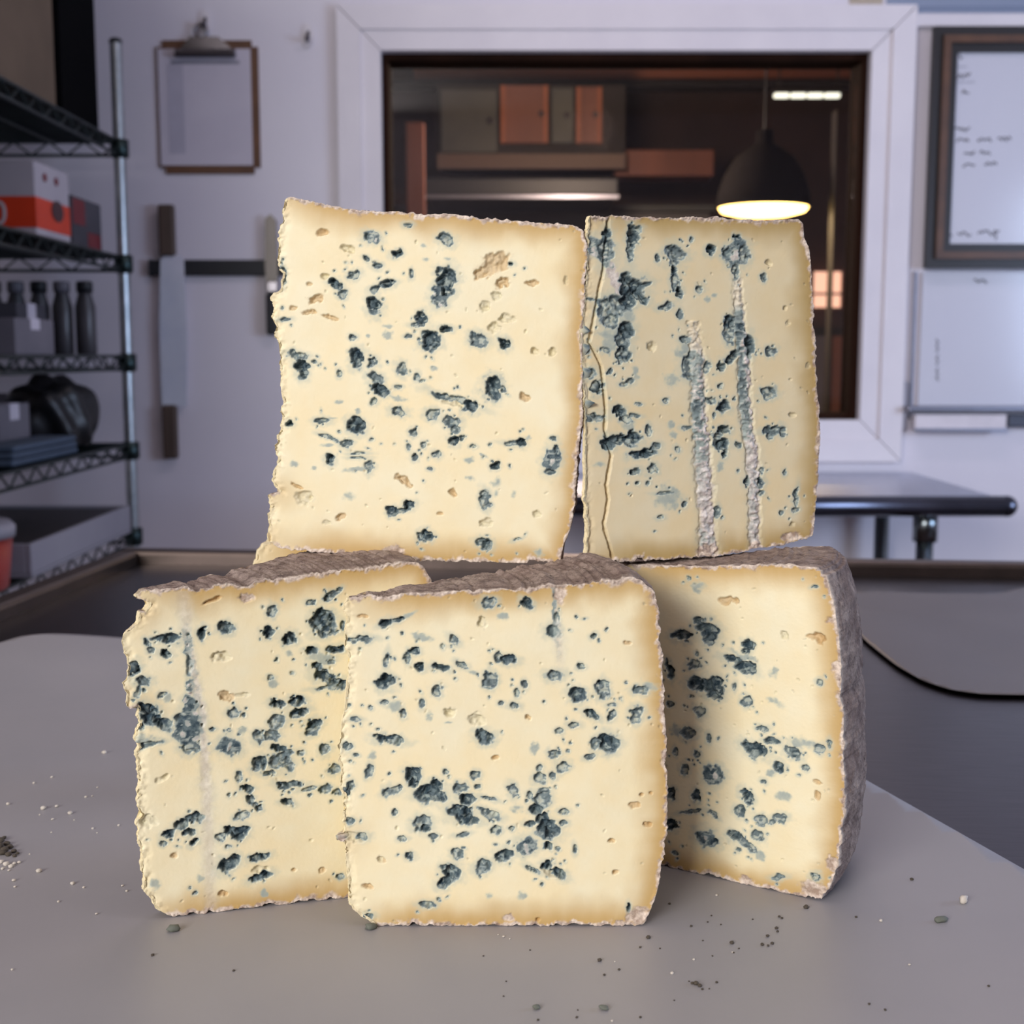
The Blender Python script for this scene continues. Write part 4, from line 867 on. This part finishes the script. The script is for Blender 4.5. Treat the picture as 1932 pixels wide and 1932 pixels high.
for zl in levels:
    bm = bmesh.new(); Lo = local(rk)
    for x in (RX0, RX1):
        for zo in (0, -0.028): bm_cyl(bm, Vector((x, RY0, zl + zo)) - Lo, Vector((x, RY1, zl + zo)) - Lo, 0.0035, seg=6)
        n = 46
        for k in range(n):
            ya = RY0 + (RY1 - RY0) * k / n; yb = RY0 + (RY1 - RY0) * (k + 1) / n
            bm_cyl(bm, Vector((x, ya, zl - (0.028 if k % 2 else 0))) - Lo, Vector((x, yb, zl - (0 if k % 2 else 0.028))) - Lo, 0.0022, seg=5)
    for y in (RY0, RY1):
        for zo in (0, -0.028): bm_cyl(bm, Vector((RX0, y, zl + zo)) - Lo, Vector((RX1, y, zl + zo)) - Lo, 0.0035, seg=6)
        n = 14
        for k in range(n):
            xa = RX0 + (RX1 - RX0) * k / n; xb = RX0 + (RX1 - RX0) * (k + 1) / n
            bm_cyl(bm, Vector((xa, y, zl - (0.028 if k % 2 else 0))) - Lo, Vector((xb, y, zl - (0 if k % 2 else 0.028))) - Lo, 0.0022, seg=5)
    k = 0
    y = RY0 + 0.02
    while y < RY1:
        bm_cyl(bm, Vector((RX0, y, zl)) - Lo, Vector((RX1, y, zl)) - Lo, 0.0024, seg=5); y += 0.022
    for x in (RX0 + 0.13, RX0 + 0.26, RX0 + 0.39): bm_cyl(bm, Vector((x, RY0, zl - 0.003)) - Lo, Vector((x, RY1, zl - 0.003)) - Lo, 0.003, seg=5)
    sh_ = from_bm('shelf', bm, m_wire, rk)
    for x in (RX0, RX1):
        for y in (RY0, RY1):
            lathe('collar', (x, y, zl), [(0.0145, -0.034), (0.020, -0.030), (0.020, 0.004), (0.0145, 0.006)], m_wire, sh_, 12)
m_card = mat('cardboard', (104, 86, 68), 0.8, rgb2=(90, 74, 58), scale=8)  # cardboard darkened, rack shade put into its colour
m_tape = mat('packing_tape', (116, 98, 76), 0.4)
m_flap = mat('fold_line', (96, 78, 62), 0.9)
m_carton_shaded = mat('white_carton', (116, 112, 120), 0.6, rgb2=(100, 97, 106), scale=9)  # white cartons greyed, shade of the shelves put into the colour
m_orange = mat('orange_print', (206, 56, 20), 0.5); m_red = mat('dark_red_print', (112, 26, 34), 0.5); m_grey = mat('grey_carton', (74, 72, 80), 0.7, rgb2=(60, 58, 66), scale=9)
def carton(name, label, x0, x1, yA, yB, zl, h, m, cat='box', group=None, lid=True):
    t = thing(name, label, cat, ((x0 + x1) / 2, (yA + yB) / 2, zl + 0.0026), group)
    z = zl + 0.0026
    box('carton_body', (x0, yA, z), (x1, yB, z + h), m, t, bevel=0.002)
    if lid:
        ym = (yA + yB) / 2
        box('tape', (x0 - 0.0006, ym - 0.022, z + h * 0.70), (x1 + 0.0006, ym + 0.022, z + h + 0.0008), m_tape if m is m_card else m_sheet, t)
    return t, z
L1, L2, L3, L4, L5 = levels
carton('cardboard_box', 'tall brown cardboard box on the top shelf of the rack', -1.34, -0.875, 1.55, 2.52, L1, 0.42, m_card)
carton('cardboard_box', 'brown cardboard box added out of view on the rack top shelf to block light', -1.34, -0.845, 0.97, 1.50, L1, 0.46, m_card)  # unseen box added to keep window light off the goods behind
bb, z = carton('black_bin', 'black plastic bin behind the cardboard box on the top shelf', -1.30, -0.872, 2.545, 2.765, L1, 0.44, mat('matt_black', (9, 9, 11), 0.95, spec=0.05), 'bin', lid=False)
box('bin_lip', (-1.305, 2.540, z + 0.41), (-0.867, 2.768, z + 0.43), mat('matt_black', (9, 9, 11), 0.95), bb, 0.003)
# second shelf
wc, z = carton('white_carton', 'white carton with an orange printed band on the second shelf', -1.26, -0.872, 2.38, 2.56, L2, 0.142, mat('bright_carton', (178, 172, 178), 0.6, rgb2=(166, 160, 168), scale=9), lid=False)
ob = box('orange_band', (-1.2605, 2.3790, z + 0.022), (-0.8715, 2.5610, z + 0.078), m_orange, wc)
def text_mesh(name, body, size, loc, rot, m, par, extrude=0.0006):
    cu = bpy.data.curves.new(name, 'FONT'); cu.body = body; cu.size = size; cu.extrude = extrude; cu.align_x = 'CENTER'; cu.align_y = 'CENTER'
    tmp = bpy.data.objects.new('tmp', cu); COL.objects.link(tmp)
    me = bpy.data.meshes.new_from_object(tmp.evaluated_get(bpy.context.evaluated_depsgraph_get()))
    bpy.data.objects.remove(tmp, do_unlink=True); me.name = name
    o = finish(name, me, m, par); o.location = Vector(loc) - local(par); o.rotation_euler = rot
    return o
text_mesh('printed_number', '00', 0.062, (-0.955, 2.3783, z + 0.046), (math.pi / 2, 0, 0), mat('print_white', (190, 184, 188), 0.6), ob)
for yy in (2.43, 2.49): prism('printed_dot', [(-0.8712, yy + 0.010 * math.cos(k * math.pi / 6), z + 0.118 + 0.008 * math.sin(k * math.pi / 6)) for k in range(12)], (0.0008, 0, 0), m_red, wc)
prism('printed_emblem', [(-0.8708, 2.49 + 0.032 * math.cos(k * math.pi / 8), z + 0.062 + 0.020 * math.sin(k * math.pi / 8)) for k in range(16)], (0.0008, 0, 0), mat('emblem_dark', (70, 40, 44), 0.6), wc)
rb, z = carton('grey_carton', 'grey carton with dark red label beside the orange-banded carton', -1.20, -0.872, 2.575, 2.755, L2, 0.105, m_grey, lid=False)
box('red_label', (-0.8724, 2.58, z + 0.050), (-0.8712, 2.65, z + 0.100), m_red, rb); box('red_label', (-0.8724, 2.665, z + 0.004), (-0.8712, 2.745, z + 0.040), m_red, rb)
carton('white_carton', 'plain white carton added out of view on the second shelf to block light', -1.34, -0.845, 1.30, 1.98, L2, 0.205, m_carton_shaded)  # added out of view, fills the shelf height to shade what follows
# third shelf: cartons and a row of jars
for k, (xa, yA, yB, h, mm) in enumerate(((-1.34, 2.50, 2.72, 0.10, m_carton_shaded), (-1.12, 2.47, 2.62, 0.10, m_grey), (-1.28, 2.26, 2.46, 0.08, m_carton_shaded), (-1.04, 2.25, 2.44, 0.065, m_carton_shaded))):
    carton('shelf_carton', ['pale carton at the back left of the third shelf', 'grey carton in front of the jars on the third shelf', 'pale carton in front on the third shelf', 'low pale carton at the front edge of the third shelf'][k], xa, xa + 0.17, yA, yB, L3, h, mm, group='cartons on the third shelf')
m_jar = mat('jar_grey', (72, 70, 74), 0.35, rgb2=(58, 56, 60), scale=20)
for k in range(6):
    jx, jy = -1.135 + 0.048 * k, 2.70
    j = thing('spice_jar', '%s grey jar in the row on the third shelf' % ['first', 'second', 'third', 'fourth', 'fifth', 'sixth'][k], 'jar', (jx, jy, L3 + 0.0026), 'jars on the third shelf')
    lathe('jar_body', (jx, jy, L3 + 0.0026), [(0.019, 0), (0.021, 0.004), (0.021, 0.10), (0.014, 0.125), (0.014, 0.13)], m_jar, j, 16)
    lathe('jar_lid', (jx, jy, L3 + 0.1326), [(0.017, 0), (0.017, 0.02), (0.014, 0.023)], m_black if k % 2 else m_carton_shaded, j, 16)
carton('cardboard_box', 'cardboard box added out of view on the third shelf to block light', -1.34, -0.845, 1.15, 2.02, L3, 0.175, m_card)  # unseen light blocker added on this shelf
# fourth shelf
for k, (xa, xb, yA, yB, h, mm) in enumerate(((-1.34, -1.08, 2.46, 2.74, 0.11, m_grey), (-1.10, -0.935, 2.32, 2.47, 0.10, m_carton_shaded))):
    carton('shelf_carton', ['grey carton at the back of the fourth shelf', 'pale carton in the middle of the fourth shelf'][k], xa, xb, yA, yB, L4, h, mm, group='cartons on the fourth shelf')
m_bag = mat('black_bag', (30, 30, 34), 0.4, rgb2=(18, 18, 20), scale=20, bump=0.4)
bm = bmesh.new(); bmesh.ops.create_icosphere(bm, subdivisions=4, radius=1.0)
for v in bm.verts:
    n = 1 + 0.16 * math.sin(v.co.x * 5 + v.co.y * 3) * math.cos(v.co.z * 4 + v.co.y * 6)
    v.co = Vector((v.co.x * 0.085 * n, v.co.y * 0.092 * n, max(v.co.z, -0.62) * 0.085 * n))
mz = min(v.co.z for v in bm.verts)
for v in bm.verts: v.co.z -= mz
bg = from_bm('plastic_bag', bm, m_bag, None, True); bg.location = (-0.945, 2.625, L4 + 0.0036); tag(bg, 'crumpled black bag on the fourth shelf near the rack post', 'bag')
bl = thing('folded_cloth', 'pale blue folded cloth on the edge of the fourth shelf', 'cloth', (-0.89, 2.3, L4 + 0.0036))
for k in range(3): box('cloth_fold', (-0.925, 2.16 + 0.004 * k, L4 + 0.0036 + k * 0.012), (-0.850, 2.49 - 0.004 * k, L4 + 0.0146 + k * 0.012), mat('blue_cloth', (70, 84, 102), 0.9, rgb2=(60, 74, 92), scale=60), bl, 0.004)
carton('cardboard_box', 'cardboard box added out of view on the fourth shelf to block light', -1.34, -0.845, 1.10, 1.90, L4, 0.155, m_card)  # added outside the view so the shelf behind stays dark
# bottom shelf: white tub tray, red bucket
tr_ = thing('white_tray', 'long white plastic tray on the lowest rack shelf', 'tray', (-1.0, 2.2, L5 + 0.0042))
m_tray = mat('tray_plastic', (146, 144, 152), 0.45, rgb2=(136, 134, 144), scale=8)
z = L5 + 0.0042
box('tray_base', (-1.32, 2.15, z), (-0.822, 2.72, z + 0.006), m_tray, tr_)
for p, q in (((-1.32, 2.15), (-1.31, 2.72)), ((-0.832, 2.15), (-0.822, 2.72)), ((-1.31, 2.15), (-0.832, 2.16)), ((-1.31, 2.71), (-0.832, 2.72))):
    box('tray_side', (p[0], p[1], z + 0.006), (q[0], q[1], z + 0.058), m_tray, tr_, 0.002)
box('tray_dark_sheet', (-1.305, 2.165, z + 0.050), (-0.838, 2.705, z + 0.053), mat('tray_dark', (42, 38, 40), 0.6), tr_)  # thin dark sheet just under the rim, stands for the dark interior
rbk = thing('red_tub', 'red tub with white lid on the lowest shelf at the left edge', 'tub', (-0.905, 2.035, L5 + 0.0042))
lathe('tub_body', (-0.905, 2.035, L5 + 0.0042), [(0.080, 0), (0.083, 0.004), (0.092, 0.086)], mat('red_plastic', (150, 44, 36), 0.45), rbk, 32)
lathe('tub_lid', (-0.905, 2.035, L5 + 0.0902), [(0.096, 0), (0.097, 0.016), (0.090, 0.024)], m_tray, rbk, 32)
# ------------------------------------------------------------------ beyond the inner window
m_redwood = mat('red_wood', (122, 72, 54), 0.6, rgb2=(98, 56, 42), scale=7, stretch=(1, 1, 0.15))
m_beam = mat('beam_wood', (150, 84, 50), 0.55, rgb2=(116, 62, 38), scale=5, stretch=(0.15, 1, 1))
m_dk = mat('dark_wood', (34, 25, 22), 0.75, rgb2=(25, 19, 17), scale=8)
m_slate = mat('dark_green_grey', (74, 74, 68), 0.6, rgb2=(60, 60, 56), scale=8)
o = wbox('ceiling_beam', 780, 108, 1760, 150, 6.2, 0.10, m_beam, None, 0.006); tag(o, 'reddish wooden beam across the top of the dining room', 'beam')
o = wbox('ceiling_beam', 640, 150, 1800, 164, 6.1, 0.12, m_dk, None, 0.006); tag(o, 'dark thin beam below the reddish beam in the dining room', 'beam')
cbn = thing('wall_cabinet', 'wall cabinet with red-brown doors seen through the window', 'cabinet', (at_d(990, 300, 5.6).x, 5.6, at_d(990, 300, 5.6).z))
wbox('cabinet_body', 825, 160, 1180, 305, 5.6, 0.35, m_dk, cbn)
for xa, xb, ya, yb, mm in ((832, 938, 168, 288, m_slate), (944, 1034, 160, 270, m_redwood), (1040, 1082, 165, 270, m_slate), (1087, 1136, 163, 270, m_redwood)):
    d_ = wbox('cabinet_door', xa, ya, xb, yb, 5.575, 0.025, mm, cbn, 0.004)
    if mm is m_redwood:
        wbox('door_stile', xa, ya, xa + 9, yb, 5.568, 0.007, m_beam, d_, 0.002); wbox('door_stile', xb - 9, ya, xb, yb, 5.568, 0.007, m_beam, d_, 0.002)
    p = at_d(xb - 12, (ya + yb) / 2, 5.56); cyl('knob', (p.x, 5.575, p.z), (p.x, 5.552, p.z), 0.012, m_chrome, d_)
wbox('lower_rail', 825, 290, 1180, 318, 5.57, 0.03, mat('rail_brown', (92, 70, 58), 0.6), cbn)
hd = thing('range_hood', 'black range hood below the cabinet in the dining room', 'range hood', (at_d(980, 378, 5.3).x, 5.3, at_d(980, 378, 5.3).z))
wbox('hood_body', 800, 334, 1168, 370, 5.3, 0.5795, m_black, hd, 0.01); wbox('hood_trim', 800, 368, 1168, 374, 5.285, 0.02, m_alu, hd)
o = wbox('wall_ledge', 1160, 282, 1348, 332, 5.7, 0.20, m_redwood, None, 0.006); tag(o, 'reddish wooden ledge right of the cabinet in the dining room', 'ledge')
ct = thing('partition', 'tall grey partition below the range hood in the dining room', 'partition', (at_d(950, 420, 5.9).x, 5.9, 0))
p = at_d(640, 420, 5.9); q = at_d(1340, 382, 5.9)
q.z -= 0.012
box('partition_panel', (p.x, 5.92, 0.0), (q.x, 6.3, q.z - 0.03), mat('counter_grey', (92, 88, 86), 0.5), ct); box('partition_cap', (p.x - 0.02, 5.88, q.z - 0.03), (q.x + 0.02, 6.32, q.z), m_slate, ct)
o = wbox('wooden_post', 1546, 205, 1582, 1300, 4.3, 0.07, m_dk, None, 0.004); o.data.update(); tag(o, 'dark wooden post right of the pendant lamp', 'post')
o = wbox('wooden_post', 776, 230, 800, 1300, 4.6, 0.05, m_redwood, None, 0.004); tag(o, 'thin reddish post at the left side of the dining room', 'post')
for nm, x0_, y0_, x1_, y1_, em, st_, lb in (('far_window_pane', 1536, 512, 1588, 580, (255, 196, 166), 1.1, 'warm lit far window beside the dark post'), ('far_window_pane', 1612, 500, 1642, 606, (214, 206, 228), 0.55, 'pale bluish far window at the right edge of the inner window')):
    t = thing('far_window', lb, 'window', (at_d((x0_ + x1_) / 2, y1_, 6.5).x, 6.5, at_d(0, y1_, 6.5).z))
    wbox('lit_pane', x0_, y0_, x1_, y1_, 6.52, 0.03, mat('lit_' + str(x0_), em, 0.5, emit=em, estr=st_), t)
    ym = y0_ + (y1_ - y0_) * 0.62
    for r_ in ((x0_ - 4, y0_ - 4, x1_ + 4, y0_), (x0_ - 4, y1_, x1_ + 4, y1_ + 4), (x0_ - 4, y0_, x0_, y1_), (x1_, y0_, x1_ + 4, y1_), (x0_, ym - 2, x1_, ym + 2)):
        wbox('frame_bar', *r_, 6.49, 0.03, m_redwood, t)
cbk = thing('sideboard', 'dim brown sideboard below the lit far windows', 'sideboard', (at_d(1590, 780, 6.0).x, 6.0, 0))
p = at_d(1500, 790, 6.0); q = at_d(1680, 618, 6.0)
box('sideboard_body', (p.x, 6.0, 0), (q.x, 6.4, q.z), m_dk, cbk)
for k in range(3):
    xa = p.x + 0.02 + k * (q.x - p.x) / 3
    box('sideboard_door', (xa, 5.985, 0.12), (xa + (q.x - p.x) / 3 - 0.03, 6.0, q.z - 0.04), m_redwood if k % 2 else mat('greyish_wood', (92, 82, 84), 0.5), cbk)
# pendant lamp
lc = at_d(1440, 392, 4.5)
lm = thing('pendant_lamp', 'glowing pendant lamp with black dome shade in the dining room', 'lamp', (lc.x, lc.y, lc.z))
RL = 85 / F * 4.5
lathe('lamp_shade', lc, [(RL, 0), (RL * 1.01, 0.004), (RL * 0.98, 0.05), (RL * 0.86, 0.11), (RL * 0.62, 0.17), (RL * 0.30, 0.205), (0.03, 0.215), (0.028, 0.26), (0.008, 0.262)], mat('shade_black', (20, 17, 16), 0.9, spec=0.1), lm, 48)
glow = mat('lamp_glow', (255, 214, 140), 0.5, emit=(255, 206, 118), estr=9.0)
lathe('lamp_diffuser', lc, [(0.002, -0.030), (RL * 0.6, -0.026), (RL * 0.90, -0.014), (RL * 0.965, 0.0)], glow, lm, 48)
cyl('lamp_cord', (lc.x, lc.y, lc.z + 0.26), (lc.x, lc.y, 2.62), 0.004, m_black, lm)
tl = bpy.data.lights.new('pendant_light', 'AREA'); tl.shape = 'DISK'; tl.size = RL * 1.8; tl.energy = 16; tl.color = (1.0, 0.72, 0.42)
tlo = bpy.data.objects.new('pendant_light', tl); COL.objects.link(tlo); tlo.parent = lm; tlo.location = (0, 0, -0.02)
fx = thing('tube_fixture', 'small bright tube light on the dining room ceiling', 'light', at_d(1525, 178, 5.2))
for xx in (1470, 1580):
    p = at_d(xx, 170, 5.22); cyl('hanger_rod', (p.x, 5.22, p.z), (p.x, 5.22, 2.62), 0.004, m_dk, fx)
wbox('fixture_body', 1458, 168, 1592, 174, 5.2, 0.05, m_dk, fx)
for k in range(4): wbox('tube', 1462 + k * 32, 175, 1490 + k * 32, 183, 5.2, 0.03, mat('tube_glow', (240, 240, 225), 0.4, emit=(245, 245, 225), estr=1.6), fx, 0.004)
fill = bpy.data.lights.new('dining_room_fill', 'POINT'); fill.shadow_soft_size = 0.08; fill.energy = 30; fill.color = (1.0, 0.74, 0.56)  # fill lamp added clear of the fixture to brighten the cabinets
fo = bpy.data.objects.new('dining_room_fill', fill); COL.objects.link(fo); fo.parent = fx; fo.location = (-0.9, -0.7, -0.25)
# housings added for the ceiling fill lamps of the cheese room
for k, (x, y, w) in enumerate(((0.15, 0.25, 0.9), (0.35, 1.9, 1.1))):
    t = thing('added_ceiling_fixture', ['added tube fixture on the ceiling over the work table', 'added tube fixture on the ceiling near the inner window'][k], 'light', (x, y, 2.54))
    box('fixture_body', (x - w / 2 - 0.03, y - 0.15, 2.52), (x + w / 2 + 0.03, y + 0.15, 2.599), m_trim, t, 0.004)
